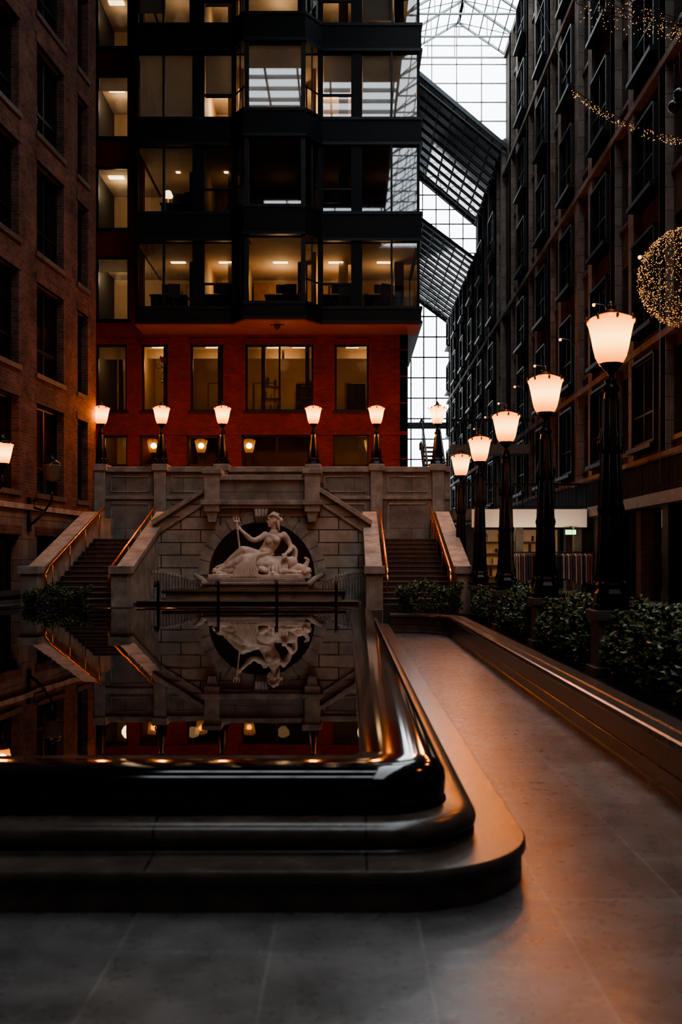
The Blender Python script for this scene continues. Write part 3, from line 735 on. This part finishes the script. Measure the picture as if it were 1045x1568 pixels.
for a, b in ((X37(150), X37(205)), (X37(205), X37(275)), (X37(275), X37(360)), (X37(360), X37(428)), (X37(428), X37(497)), (X37(497), X37(620))):
    q = a+0.3+R.random()*0.5
    it.box(q, q+0.9, 41.42, 41.5, 7.0, 9.1, 'wood'); it.box(q+0.06, q+0.84, 41.4, 41.42, 7.1, 9.04, 'dark' if R.random() < 0.4 else 'ceiling_tile')
    for k in range(3): it.box(b-1.0, b-0.2, 41.2, 41.5, 7.9+k*0.5, 7.93+k*0.5, 'wood')
    for k in range(7): it.box(b-0.95+k*0.1, b-0.89+k*0.1, 41.22, 41.45, 7.93+(k % 3)*0.5, 8.15+(k % 3)*0.5+R.uniform(0, .15), R.choice(CLOTH))
    it.box(a+0.05, b-0.05, 39.7, 39.76, 9.75, 10.1, 'ceiling_tile'); it.box(b-0.75, b-0.6, 38.3, 38.45, 7, 10.1, 'dark')
it.obj('office_rooms', bb); lt.obj('ceiling_light_panels', bb)
for a, b, p in ((X37(150), X37(205), 40), (X37(205), X37(275), 38), (X37(275), X37(360), 22), (X37(360), X37(497), 40), (X37(497), X37(620), 32)):
    point('office_light', ((a+b)/2, 39.2, 9.4), p, W, 0.25, bb)
for a, b, p in ((X37(150), X37(205), 28), (X37(205), X37(360), 1.5), (X37(360), X37(497), 1.0), (X37(497), X37(620), 12)):
    point('office_light', ((a+b)/2, 39.6, 6.3), p, W, 0.25, bb)
for z, p in ((12.8, 48), (16.2, 42), (19.6, 34), (23.0, 18)):
    point('office_light', (-8.9, 39.2, z), p, W2, 0.25, bb)
bl = MB()
z0, z1 = levels[2]
for a, b, f in ((213, 250, 1.0), (252, 294, 1.0), (314, 354, 0.66), (384, 462, 1.0), (496, 537, 0.62), (556, 599, 1.0), (601, 638, 1.0)):
    y = 35.5 if a == 384 else 36.2
    bl.box(X(a), X(b), y, y+0.005, z1-(z1-z0)*f, z1, 'blind')
    bl.tube([(X(a), y, z1-(z1-z0)*f+0.02), (X(b), y, z1-(z1-z0)*f+0.02)], 0.025, 'dark', 6)
z0, z1 = levels[3]
for a, b, f in ((213, 250, 0.8), (556, 599, 0.9), (314, 354, 0.7)): bl.box(X(a), X(b), 36.2, 36.205, z1-(z1-z0)*f, z1, 'blind')
for h in (holes[0], uph[0], uph[2]): bl.box(h[0]+0.05, h[1]-0.05, 37.9, 37.905, h[3]-0.5, h[3], 'blind')
bl.obj('roller_blinds', bb)

def desk(x, y, z, w=1.4):
    m = MB(); m.box(-w/2, w/2, -0.35, 0.35, 0.71, 0.75, 'wood')
    for sx in (-1, 1):
        m.box(sx*(w/2-0.08)-0.03, sx*(w/2-0.08)+0.03, -0.3, 0.3, 0, 0.71, 'black_metal')
    m.box(-w/2+0.1, w/2-0.1, 0.25, 0.28, 0.3, 0.7, 'wood')
    m.box(-0.28, 0.28, -0.02, 0.02, 0.87, 1.2, 'dark'); m.box(-0.26, 0.26, 0.02, 0.025, 0.89, 1.18, 'screen')
    m.box(-0.03, 0.03, 0.0, 0.04, 0.75, 0.9, 'dark'); m.box(-0.12, 0.12, -0.08, 0.1, 0.75, 0.765, 'dark')
    m.obj('office_desk', None, (x, y, z))
def chair(x, y, z, r=0):
    m = MB(); m.box(-0.24, 0.24, -0.24, 0.24, 0.44, 0.52, 'dark'); m.tube([(0, 0, 0.1), (0, 0, 0.45)], 0.03, 'black_metal')
    m.prism([(0.2, 0.55), (0.26, 0.55), (0.34, 1.1), (0.28, 1.1)], 'x', -0.22, 0.22, 'dark'); m.box(-0.03, 0.03, 0.18, 0.28, 0.45, 0.62, 'black_metal')
    for q in range(5):
        a = q*math.tau/5; m.tube([(0, 0, 0.12), (0.28*math.cos(a), 0.28*math.sin(a), 0.06)], 0.02, 'black_metal', 6); m.ell((0.28*math.cos(a), 0.28*math.sin(a), 0.035), (0.03, 0.03, 0.035), 'dark', 8, 6)
    for sx in (-1, 1): m.tube([(0.24*sx, -0.1, 0.48), (0.29*sx, -0.08, 0.7), (0.28*sx, 0.18, 0.7)], 0.018, 'black_metal', 6)
    m.obj('office_chair', None, (x, y, z), r, bevel=0.02)
for x, z in ((-4.75, 10.87), (-2.4, 10.87), (-0.3, 10.87), (-6.7, 10.87), (-6.3, 14.29), (1.3, 10.87), (-0.3, 14.29)):
    desk(x, 37.5, z+0.012); chair(x+0.3, 36.75, z+0.012, R.uniform(-0.5, 0.5))
def table_lamp(x, y, z):
    m = MB(); m.lathe([(0.1, 0), (0.1, 0.02), (0.02, 0.04), (0.015, 0.35)], (0, 0, 0), 'brass', 12); m.lathe([(0.2, 0.33), (0.1, 0.55)], (0, 0, 0), 'downlight', 14)
    m.obj('table_lamp', None, (x, y, z))
table_lamp(-6.75, 37.5, 15.055)
def cabinet(x, y, z, w, h):
    m = MB(); m.box(-w/2, w/2, 0, 0.45, 0.06, h, 'wood'); m.box(-w/2+0.05, w/2-0.05, 0.05, 0.4, 0, 0.06, 'dark')
    n = max(2, int(w/0.5))
    for k in range(n):
        a = -w/2+w*k/n; m.box(a+0.02, a+w/n-0.02, -0.02, 0, 0.1, h-0.04, 'wood'); m.box(a+w/n-0.08, a+w/n-0.06, -0.04, -0.02, h*0.4, h*0.6, 'brass')
    m.obj('storage_cabinet', None, (x, y, z), 0, bevel=0.008)
cabinet(-3.2, 40.3, 10.885, 1.2, 2.0); cabinet(-1.9, 40.3, 10.885, 0.9, 1.3); cabinet(1.5, 40.3, 10.885, 1.3, 1.7); cabinet(-6.5, 40.3, 10.885, 1.2, 2.0)
m = MB(); px_, pz_ = X37(245), Z37(545)
m.tube([(0, 0, 1.0), (0, 0, 0.1)], 0.01, 'black_metal', 5); m.lathe([(0.08, -0.1), (0.14, 0.0), (0.15, 0.1)], (0, 0, 0), 'wood', 12)
for k in range(160):
    a = R.uniform(0, 6.28); r = R.uniform(0.05, 0.32); zz = R.uniform(-0.9, 0.25)*(1-r)
    c = Vector((r*math.cos(a), r*math.sin(a), zz)); d = Vector((math.cos(a), math.sin(a), -0.6))*0.1; s_ = Vector((-math.sin(a), math.cos(a), 0))*0.03
    m.add([c, c+d*0.5+s_, c+d, c+d*0.5-s_], [(0, 1, 2, 3)], 'leaf')
m.obj('hanging_plant', None, (px_, 38.3, pz_))

# ------------------------------------------------------------------ left building
ang = math.atan(0.096); Lc = math.sqrt(1+0.096**2)
lb = empty('brick_warehouse_building')
mb = MB()
def ld(d): return (d-33.0)*Lc
cols = [(28.2, 30.2), (24.9, 27.0), (31.35, 32.25)]
d0 = 24.9
while d0 > -6:
    d0 -= 3.3; cols.append((d0, d0+2.0))
zr = [(3.6, 6.15), (7.0, 9.6), (10.45, 13.05), (13.85, 16.4), (17.25, 19.8), (20.7, 23.2), (24.1, 26.0)]
holes = [(ld(a), ld(b), z0, z1) for a, b in cols for z0, z1 in zr]
mb.wall(ld(-9), 0, 3.2, 27.1, holes, 0, 0.5, 'brick_old')
mb.wall(ld(-9), 0, 0, 3.2, [(ld(a), ld(b), 0.9, 2.4) for a, b in cols], 0, 0.5, 'facade_stone'); mb.box(ld(-9), 0.05, -0.08, 0.5, 3.1, 3.25, 'stone')
mb.box(ld(-9), 0.05, -0.06, 0.0, 0, 0.5, 'stone_dk')
mb.box(-0.5, 0, 0.5, 4.6, 0, 27.1, 'brick_old')
for a, b in cols:
    for z0, z1 in zr+[(0.9, 2.4)]:
        la, lb_ = ld(a), ld(b)
        mb.frame(la, lb_, z0, z1, 0.22, 0.32, 0.09, 'black_metal', ((la+lb_)/2,) if lb_-la > 1.5 else (), (z0+(z1-z0)*0.3,))
        q = R.random(); mt = 'pane_dark' if q < 0.4 else ('glow_panel_dim' if q < 0.85 else 'glow_panel_warm')
        if a == 28.2 and z0 == 7.0: mt = 'glow_panel_warm'
        mb.box(la+0.05, lb_-0.05, 0.4, 0.42, z0, z1, mt); mb.box(la+0.05, lb_-0.05, 0.265, 0.275, z0+0.05, z1-0.05, 'glass_dk')
        mb.box(la-0.1, lb_+0.1, -0.06, 0.2, z0-0.14, z0, 'stone_dk'); mb.box(la-0.1, lb_+0.1, -0.03, 0.1, z1, z1+0.25, 'brick_old')
o = mb.obj('brick_facade', lb)
lb.location = (leftx(33.0), 33.0, 0); lb.rotation_euler[2] = math.pi/2-ang

# ------------------------------------------------------------------ right building
rb = empty('stone_warehouse_building', (8.0, 0, 0), math.pi/2)
mb = MB(); orl = MB()
def top_at(d): return 27.2 if d < 50 else (22.9 if d < 61.6 else 20.7)
zrR = [(4.75, 6.9), (7.85, 10.1), (11.3, 13.2), (14.7, 16.7), (18.15, 20.1), (21.6, 23.6), (24.9, 26.7)]
segs = [(-9, 50), (50, 61.6), (61.6, 78)]
wc = [26+4.6*k for k in range(-7, 12)]
for s0, s1 in segs:
    tp = top_at((s0+s1)/2); holes = []
    for c in wc:
        for ci, w in ((c, 0.95), (c+2.3, 0.6)):
            if s0+0.2 < ci-w and ci+w < s1-0.2:
                for z0, z1 in zrR:
                    if z1 < tp-0.3: holes.append((ci-w, ci+w, z0, z1))
    mb.wall(s0, s1, 4.2, tp, holes, -0.45, 0, 'facade_infill')
    mb.box(s0, s1, -0.45, 0.12, tp-0.3, tp, 'facade_stone')
    for h in holes:
        q = R.random(); mt = 'pane_dark' if q < 0.45 else ('glow_panel_dim' if q < 0.76 else 'glow_panel_warm')
        wide = h[1]-h[0] > 1.5; mid = (h[0]+h[1])/2
        mb.box(h[0], h[1], -0.42, -0.4, h[2], h[3], mt); mb.box(h[0], h[1], -0.3, -0.29, h[2], h[3], 'glass_dk')
        mb.box(h[0]-0.08, h[1]+0.08, 0.0, 0.07, h[2]-0.12, h[2], 'stone_dk')
        if wide:
            orl.frame(h[0]-0.05, h[1]+0.05, h[2]-0.1, h[3]+0.1, -0.1, 0.3, 0.07, 'black_metal')
            orl.frame(h[0], h[1], h[2], h[3], 0.18, 0.24, 0.05, 'black_metal', (mid,), (h[2]+0.75,))
            orl.box(h[0]-0.12, h[1]+0.12, 0.0, 0.42, h[2]-0.2, h[2]-0.08, 'black_metal')
        else:
            orl.frame(h[0], h[1], h[2], h[3], -0.26, -0.2, 0.05, 'black_metal', (mid,), (h[2]+0.75,))
for c in wc:
    if c > 74: continue
    for dd in (1.35, -1.35, 3.2):
        tp = top_at(c+dd+0.2)
        if c+dd > 77: continue
        mb.box(c+dd-0.25, c+dd+0.25, 0, 0.2, 4.4, tp-0.3, 'facade_stone')
for z in (4.2, 7.2, 13.9, 20.9): mb.box(-9, 50 if z > 20 else 78, 0, 0.24, z, z+0.18, 'facade_stone')
for c in wc:
    for dd in (0, 2.3):
        mb.box(c+dd-1.15-0.22, c+dd-1.15+0.22, -0.5, 0.05, 0.6, 4.2, 'facade_infill' if dd else 'black_metal')
mb.box(-9, 78, -0.2, 0.25, 3.1, 3.4, 'stone_dk'); mb.box(-9, 78, -0.3, 0.0, 3.4, 4.2, 'facade_infill')
mb.box(-9, 78, -0.25, -0.23, 0.6, 3.1, 'glass')
for k in range(60): mb.box(-9+k*1.45-0.03, -9+k*1.45+0.03, -0.28, -0.18, 0.6, 3.1, 'black_metal')
mb.box(-9, 78, -5, -4.9, 0.6, 4.2, 'office_wall'); mb.box(-9, 78, -5, -0.3, 3.3, 3.4, 'ceiling_tile'); mb.box(-9, 78, -5, 3.7, 0, 0.6, 'stone_dk')
for k in range(13):
    d = 6+k*4.6; mb.box(d-0.06, d+0.06, -4.9, -0.6, 0.6, 3.3, 'office_wall')
    mb.box(d+1.6, d+2.2, -2.2, -2.0, 3.24, 3.29, 'downlight')
    for q in range(3):
        mb.box(d+0.8, d+3.4, -4.9, -4.5, 1.0+q*0.6, 1.04+q*0.6, 'wood')
        for w_ in range(9): mb.box(d+0.9+w_*0.27, d+1.05+w_*0.27, -4.85, -4.6, 1.04+q*0.6, 1.04+q*0.6+R.uniform(.15, .4), R.choice(CLOTH))
for k in range(330):
    d = 14+k*0.12; mb.box(d-0.008, d+0.008, 0.2, 0.22, 3.4, 4.2, 'black_metal')
mb.box(13.9, 53.6, 0.18, 0.24, 4.2, 4.26, 'black_metal')
mb.obj('stone_facade', rb); orl.obj('window_oriels', rb)
for k in range(9): point('shop_light', (20+k*4.6+2.3, -2.4, 2.7), 40 if k % 3 else 95, (1, .66, .36), 0.2, rb)

dk = empty('mezzanine_walkway')
mb = MB()
mb.box(3.45, 7.7, 32.0, 34.2, 3.0, 3.35, 'stone_dk'); mb.box(4.0, 7.7, 31.94, 32.0, 2.76, 3.34, 'white_panel')
for k in range(5): mb.box(3.6+k*1.02-0.02, 3.6+k*1.02+0.02, 31.98, 32.02, 3.35, 4.15, 'black_metal')
for k in range(40): mb.box(3.5+k*0.106-0.008, 3.5+k*0.106+0.008, 31.99, 32.01, 3.4, 4.1, 'black_metal')
mb.box(3.45, 7.7, 31.96, 32.04, 4.1, 4.17, 'black_metal'); mb.box(3.45, 7.7, 31.98, 32.02, 3.4, 3.44, 'black_metal')
mb.box(4.4, 7.7, 42, 43, 6.2, 6.6, 'stone_dk')
for k in range(28): mb.box(4.4+k*0.12-0.01, 4.4+k*0.12+0.01, 41.98, 42.0, 6.6, 7.6, 'black_metal')
mb.box(4.4, 7.7, 41.95, 42.03, 7.55, 7.65, 'black_metal')
for x in (5.6, 7.5): mb.box(x-0.12, x+0.12, 32.3, 32.6, 0.6, 3.0, 'stone_dk')
mb.box(3.45, 7.7, 36.0, 36.2, 0.6, 3.0, 'dark'); mb.box(4.6, 7.6, 35.95, 36.0, 0.9, 2.8, 'office_wall')
for k in range(4): mb.box(4.7, 7.4, 35.7, 35.95, 1.1+k*0.42, 1.13+k*0.42, 'wood')
for k in range(26):
    x = 4.75+k*0.1; q = k % 4; mb.box(x, x+0.06, 35.74, 35.9, 1.13+q*0.42, 1.13+q*0.42+R.uniform(0.15, 0.32), R.choice(CLOTH))
for k in range(5): mb.box(4.4+k*0.7, 4.55+k*0.7, 33, 33.15, 2.94, 2.99, 'downlight')
mb.obj('deck_structure', dk)
area('arcade_light', (6, 33.6, 2.9), 3, 1.5, 65, (1, .7, .42), dk)
area('fascia_wash_light', (6, 31.2, 2.2), 3.0, 0.1, 20, (1, .78, .55), dk, (math.radians(150), 0, 0))
m = MB(); m.box(-0.2, 0.2, -0.03, 0.03, -0.1, 0.1, 'black_metal'); m.box(-0.17, 0.17, -0.036, -0.03, -0.075, 0.075, 'exit')
m.box(0.02, 0.05, -0.04, -0.036, -0.06, 0.03, 'white_panel'); m.ell((0.035, -0.038, 0.05), (0.02, 0.004, 0.02), 'white_panel', 8, 5)
m.box(-0.12, -0.02, -0.04, -0.036, -0.01, 0.01, 'white_panel'); m.box(-0.01, 0.01, -0.01, 0.01, 0.1, 0.2, 'black_metal')
m.obj('exit_sign', None, (7.15, 31.85, 2.6))
def rack(x, y):
    e = MB()
    for sx in (-0.7, 0.7):
        e.tube([(sx, 0, 0.0), (sx, 0, 1.35)], 0.018, 'black_metal'); e.tube([(sx, -0.25, 0.02), (sx, 0.25, 0.02)], 0.018, 'black_metal')
    e.tube([(-0.7, 0, 1.35), (0.7, 0, 1.35)], 0.018, 'black_metal')
    for k in range(17):
        px_ = -0.62+k*0.077; c = R.choice(CLOTH); hh = R.uniform(0.75, 0.95); dx = 0.02
        e.tube([(px_, 0, 1.36), (px_, 0, 1.3)], 0.006, 'black_metal', 4)
        e.prism([(-0.2, 1.24), (0, 1.31), (0.2, 1.24), (0.24, 1.3-hh), (-0.24, 1.3-hh)], 'x', px_-dx, px_+dx, c)
    e.obj('clothes_rack', None, (x, y, 0.6))
rack(6.9, 30.8); rack(5.4, 30.9)

# ------------------------------------------------------------------ planter and hedge
pl = empty('granite_planter')
path = [(2.3, -6.0)]+[(2.3, y) for y in range(0, 22, 3)]
for k in range(13):
    a = math.radians(90*k/12); path.append((2.3-1.3+1.3*math.cos(a), 22.0+1.3*math.sin(a)))
path.append((1.02, 23.3))
prof = [(-0.02, 0), (-0.02, 0.05), (0, 0.06), (0, 0.17), (0.015, 0.18), (0.015, 0.2), (0, 0.21), (0, 0.36), (-0.03, 0.375), (-0.04, 0.4), (-0.03, 0.44), (-0.01, 0.45), (0.1, 0.45), (0.11, 0.44), (0.13, 0.44), (0.14, 0.45), (0.3, 0.45), (0.32, 0.42), (0.32, 0)]
mb = MB(); vs = []; fs = []
for i, p in enumerate(path):
    a = Vector(path[max(i-1, 0)]); b = Vector(path[min(i+1, len(path)-1)]); d = (b-a).normalized(); n = Vector((d.y, -d.x))
    if i == len(path)-1: n = Vector((0, 1))
    for o_, z in prof: vs.append((p[0]+n.x*o_, p[1]+n.y*o_, z))
np_ = len(prof)
for i in range(len(path)-1):
    for k in range(np_-1): fs.append((i*np_+k, i*np_+k+1, (i+1)*np_+k+1, (i+1)*np_+k))
mb.add(vs, fs, 'base_granite'); mb.obj('planter_kerb', pl)
mb = MB(); mb.box(2.6, 4.3, -6, 23.2, 0.0, 0.3, 'soil'); mb.box(1.02, 4.3, 23.6, 24.3, 0, 0.42, 'soil')
mb.obj('planting_bed', pl)
def hedge_mesh(lx, ly, lz, n, leaf=0.055, seed=1):
    r = random.Random(seed); m = MB()
    for k in range(int(lx*ly*14)+8):
        x = r.uniform(-lx/2+0.1, lx/2-0.1); y = r.uniform(-ly/2+0.1, ly/2-0.1)
        m.tube([(x, y, 0), (x+r.uniform(-.1, .1), y+r.uniform(-.1, .1), lz*0.5), (x+r.uniform(-.2, .2), y+r.uniform(-.1, .1), lz*0.9)], [0.012, 0.009, 0.004], 'stem', 4)
    ph = [r.uniform(0, 6.28) for _ in range(6)]
    for k in range(n):
        fx = r.uniform(-1, 1); fy = r.uniform(-1, 1); fz = r.uniform(0.12, 1)
        q = r.random()
        if q < 0.3: fx = math.copysign(1-r.random()**2*0.3, fx)
        elif q < 0.6: fy = math.copysign(1-r.random()**2*0.3, fy)
        elif q < 0.85: fz = 1-r.random()**2*0.25
        wob = 0.95+0.1*math.sin(fx*5+ph[0])*math.sin(fy*4+ph[1])+0.08*math.sin(fz*6+fx*3+ph[2])
        top = 0.84+0.1*math.sin(fx*lx*3+ph[3])+0.06*math.sin(fy*ly*7+ph[4])
        p = Vector((fx*lx/2*wob, fy*ly/2*min(wob, 1.0), fz*lz*top+r.uniform(-.03, .05)))
        d = Vector((r.uniform(-1, 1), r.uniform(-1, 1), r.uniform(-.4, .9))).normalized(); l = leaf*r.uniform(0.7, 1.4)
        s = d.cross(Vector((r.uniform(-1, 1), r.uniform(-1, 1), 1))).normalized()*l*0.32; up = d.cross(s).normalized()*l*0.12
        m.add([p, p+d*l*0.45+s+up, p+d*l, p+d*l*0.45-s+up], [(0, 1, 2), (0, 2, 3)], 'leaf')
    return m
hm = hedge_mesh(1.2, 3.1, 0.9, 8500, 0.075)
first = hm.obj('clipped_hedge', None, (3.55, 14.06, 0.29))
for i, y in enumerate((10.08, 18.04, 22.0, 6.1, 2.1)):
    o = bpy.data.objects.new('clipped_hedge', first.data); scene.collection.objects.link(o)
    o.location = (3.55, y, 0.29); o.rotation_euler[2] = math.pi if i % 2 else 0
h2 = hedge_mesh(1.55, 0.55, 0.8, 3200, 0.065, 4)
o = h2.obj('clipped_hedge', None, (2.0, 23.98, 0.41))
o2 = bpy.data.objects.new('clipped_hedge', o.data); scene.collection.objects.link(o2); o2.location = (-7.1, 24.38, 0.31)
mb = MB(); mb.box(-7.95, -6.28, 24.12, 24.58, 0, 0.32, 'stone_dk'); mb.box(-8.0, -6.26, 24.11, 24.17, 0.3, 0.42, 'stone'); mb.obj('planter_box')

# ------------------------------------------------------------------ glass roof
rf = empty('ceiling_glass_roof')
mb = MB()
xe0, xe1, xm, ze, zm = 2.7, 8.1, 5.6, 27.0, 28.7
for k in range(30):
    y = -8+2*k
    mb.tube([(xe0, y, ze), (xm, y, zm), (xe1, y, ze)], 0.07, 'steel', 4, False)
    mb.tube([(xe0, y, ze-0.05), (xe1, y, ze-0.05)], 0.05, 'steel', 4, False)
    for f in (0.25, 0.5, 0.75):
        x = xe0+(xe1-xe0)*f; zt = ze+(zm-ze)*(1-abs(x-xm)/((xe1-xe0)/2+0.2))
        mb.tube([(x, y, ze-0.05), (x, y, zt)], 0.03, 'steel', 4, False)
    if k < 29:
        mb.tube([(xe0, y, ze), (xm, y+2, zm)], 0.03, 'steel', 4, False); mb.tube([(xe1, y, ze), (xm, y+2, zm)], 0.03, 'steel', 4, False)
for f in (0, 0.2, 0.4, 0.6, 0.8, 1.0):
    for s in (0, 1):
        x = (xe0 if s == 0 else xe1)*(1-f)+xm*f; z = ze*(1-f)+zm*f
        mb.tube([(x, -8, z), (x, 50, z)], 0.035 if 0 < f < 1 else 0.09, 'steel', 4, False)
mb.obj('roof_trusses', rf)
mb = MB()
def vgrid(y, x0, x1, z0f, z1f, nx, dz, mat, w=0.03):
    for k in range(nx+1):
        x = x0+(x1-x0)*k/nx; mb.box(x-w, x+w, y-w, y+w, z0f(x), z1f(x), mat)
    z = 0
    while z < 30:
        z += dz
        xs = [x0+(x1-x0)*q/40 for q in range(41)]; ok = [x for x in xs if z0f(x) < z < z1f(x)]
        if len(ok) > 1: mb.box(ok[0], ok[-1], y-w, y+w, z-w, z+w, mat)
sl1 = lambda x: 27.0-(x-2.6)*0.84
sl2 = lambda x: 24.3-(x-2.6)*0.75
vgrid(50, 3.0, 8.0, sl1, lambda x: ze+(zm-ze)*(1-abs(x-xm)/2.7), 4, 0.95, 'steel', 0.025)
vgrid(61.6, 3.0, 8.0, sl2, lambda x: sl1(x), 6, 0.9, 'steel')
vgrid(78, 3.0, 8.0, lambda x: 0.6, sl2, 5, 1.6, 'steel', 0.05)
mb.box(2.9, 8, 77.9, 78.1, 3.6, 4.4, 'steel_dk'); mb.box(2.9, 8, 77.9, 78.1, 12.0, 12.5, 'steel')
mb.box(2.6, 8.2, 77.8, 78.3, 0, 1.6, 'stone_dk')
mb.obj('gable_glazing_bars', rf)
mb = MB()
for y0, y1, f in ((50, 61.6, sl1), (61.6, 78, sl2)):
    for k in range(int((y1-y0)/1.1)+1):
        y = y0+k*1.1; mb.tube([(2.8, y, f(2.8)), (8.0, y, f(8.0))], 0.05, 'steel_dk', 4, False)
        mb.tube([(2.8, y, f(2.8)-0.5), (8.0, y, f(8.0)-0.4)], 0.035, 'steel_dk', 4, False)
    for q in range(9):
        x = 2.8+q*0.65; mb.tube([(x, y0, f(x)), (x, y1, f(x))], 0.035, 'steel_dk', 4, False)
    for yy in (y0, y1): mb.tube([(2.8, yy, f(2.8)), (8.1, yy, f(8.1))], 0.13, 'steel_dk', 4, False)
    mb.tube([(7.95, y0, f(7.95)), (7.95, y1, f(7.95))], 0.16, 'steel_dk', 4, False)
    mb.add([(2.7, y0, f(2.7)+0.06), (8.1, y0, f(8.1)+0.06), (8.1, y1, f(8.1)+0.06), (2.7, y1, f(2.7)+0.06)], [(0, 1, 2, 3)], 'roof_glass')
mb.obj('sloping_skylights', rf)
mb = MB()
OP = [(-6, 2.7, 14, 19), (-6, 2.7, -5, 0)]  # openings added to let in sky light and place its reflections
mb.box(-14, -6, -9, 60, 27.2, 27.6, 'dark')  # unseen opaque slab added to cut sky light over the court
for a, b in ((-9, -5), (0, 14), (19, 60)): mb.box(-6, 2.7, a, b, 27.2, 27.6, 'dark')
for x0, x1, y0, y1 in OP:
    k = y0
    while k < y1: mb.box(x0, x1, k-0.05, k+0.05, 27.2, 27.4, 'steel'); k += 1.3
    for k in range(6): mb.box(x0+k*1.7-0.05, x0+k*1.7+0.05, y0, y1, 27.2, 27.4, 'steel')
mb.box(8.1, 14, -9, 50, 27.2, 27.6, 'dark'); mb.box(8.45, 14, 50, 80, 20.9, 21.2, 'dark')
mb.obj('light_blocking_slab')
mb = MB(); mb.wall(-14, 14, 0, 27.2, [(-9+i*3.2, -7.2+i*3.2, 1.2+j*3.45, 3.4+j*3.45) for i in range(5) for j in range(7)], -9.4, -9, 'facade_brick')
mb.box(-14, 14, -9.9, -9.8, 0, 27, 'pane_dark')
mb.obj('wall_rear')
mb = MB(); mb.box(2.55, 2.6, 44, 78, 4, 27, 'black_panel'); mb.box(-12, 2.6, 44.1, 44.3, 0, 27.2, 'dark'); mb.box(-12.5, -9.6, 33, 44, 0, 27.2, 'dark'); mb.obj('party_walls', bb)

# ------------------------------------------------------------------ fairy lights
def bulb(m, p, r=0.011):
    p = Vector(p); vs = [p+Vector(d)*r for d in ((1,0,0),(-1,0,0),(0,1,0),(0,-1,0),(0,0,1),(0,0,-1))]
    m.add(vs, [(0,2,4),(2,1,4),(1,3,4),(3,0,4),(2,0,5),(1,2,5),(3,1,5),(0,3,5)], 'fairy')
m = MB(); c = Vector((4.8, 14, 5.68)); rr = 0.68
for k in range(20):
    a = 2*math.pi*k/20; pts = [c+Vector((rr*math.sin(t)*math.cos(a+t*0.6), rr*math.sin(t)*math.sin(a+t*0.6), rr*math.cos(t))) for t in [math.pi*i/14 for i in range(15)]]
    m.tube(pts, 0.005, 'bronze', 4)
for k in range(2200):
    z = R.uniform(-1, 1); a = R.uniform(0, 6.28); q = math.sqrt(1-z*z); bulb(m, c+Vector((q*math.cos(a), q*math.sin(a), z))*rr*R.uniform(.97, 1.03), 0.005)
m.tube([(c.x, c.y, c.z+rr), (c.x, c.y, 26.9)], 0.008, 'black_metal', 4)
m.obj('fairy_light_globe')
m = MB()
def swag(p0, p1, sag, n, spread=0.0, rb=0.0055):
    p0, p1 = Vector(p0), Vector(p1); pts = []
    for i in range(21):
        t = i/20; p = p0.lerp(p1, t); p.z -= sag*4*t*(1-t); pts.append(p)
    m.tube(pts, 0.006, 'black_metal', 4)
    for k in range(n):
        t = R.random(); p = p0.lerp(p1, t); p.z -= sag*4*t*(1-t)+R.random()*spread; p.x += R.uniform(-.04, .04); bulb(m, p, rb)
swag((3.15, 14, 8.35), (7.5, 15.5, 9.0), 0.75, 360, 0.12)
for q in range(6): swag((3.3+q*0.15, 14.3+q*0.1, 9.7+q*0.12), (7.5, 14.6+q*0.2, 10.2+q*0.35), 0.5+q*0.12, 100, 0.25)
swag((3.15, 14, 8.35), (2.75, 26, 22), 0.0, 0); swag((3.3, 14.3, 9.7), (2.75, 20, 26.9), 0, 0); swag((3.9, 14.7, 10.1), (2.75, 18, 26.9), 0, 0)
m.obj('fairy_light_swags')
m = MB()
for p in ((4.68, 14, 8.25), (4.62, 14.05, 8.1)): m.ell(p, (0.09, 0.09, 0.09), 'lamp_iron'); m.tube([p, (p[0], p[1], p[2]+0.6)], 0.005, 'black_metal', 4)
m.obj('hanging_bauble')
m = MB()
for c in wc:
    if 16 < c < 60:
        m.tube([(c-1.35, 0.24, 3.6), (c-1.35, 0.24, 8.9), (c-1.35, 0.45, 9.2), (c-1.35, 0.75, 9.25)], 0.015, 'steel', 6)
        m.ell((c-1.35, 0.75, 9.2), (0.05, 0.05, 0.05), 'fairy', 8, 6)
m.obj('bulb_brackets', rb)
m = MB(); m.lathe([(0.12, 0), (0.12, -0.06), (0.08, -0.14), (0.02, -0.18)], (0, 0, 0), 'dark', 14); m.box(-0.25, 0.25, -0.05, 0.05, -0.02, 0.0, 'dark'); m.obj('security_camera', None, (X(425), 35.9, 10.2))

# ------------------------------------------------------------------ world
w = bpy.data.worlds.new('overcast_sky'); scene.world = w; w.use_nodes = True
t = w.node_tree; bg = t.nodes['Background']
tc = t.nodes.new('ShaderNodeTexCoord'); s = t.nodes.new('ShaderNodeSeparateXYZ'); L(t, tc.outputs['Generated'], s.inputs[0])
rp = t.nodes.new('ShaderNodeValToRGB'); L(t, s.outputs['Z'], rp.inputs[0])
rp.color_ramp.elements[0].color = (0.25, 0.27, 0.28, 1); rp.color_ramp.elements[0].position = 0.0
rp.color_ramp.elements[1].color = (0.88, 0.95, 1.0, 1); rp.color_ramp.elements[1].position = 0.12
L(t, rp.outputs[0], bg.inputs[0]); bg.inputs[1].default_value = 6.0

# ------------------------------------------------------------------ camera
cd = bpy.data.cameras.new('camera'); cam = bpy.data.objects.new('camera', cd); scene.collection.objects.link(cam)
cam.location = (0, 0, EYE); cam.rotation_euler = (math.pi/2, 0, 0)
cd.sensor_fit = 'VERTICAL'; cd.sensor_height = 36; cd.sensor_width = 24; cd.lens = 35
cd.shift_y = 74/1568; cd.shift_x = -9.5/1568
cd.dof.use_dof = True; cd.dof.focus_distance = 28; cd.dof.aperture_fstop = 2.0
cd.clip_end = 500
scene.camera = cam
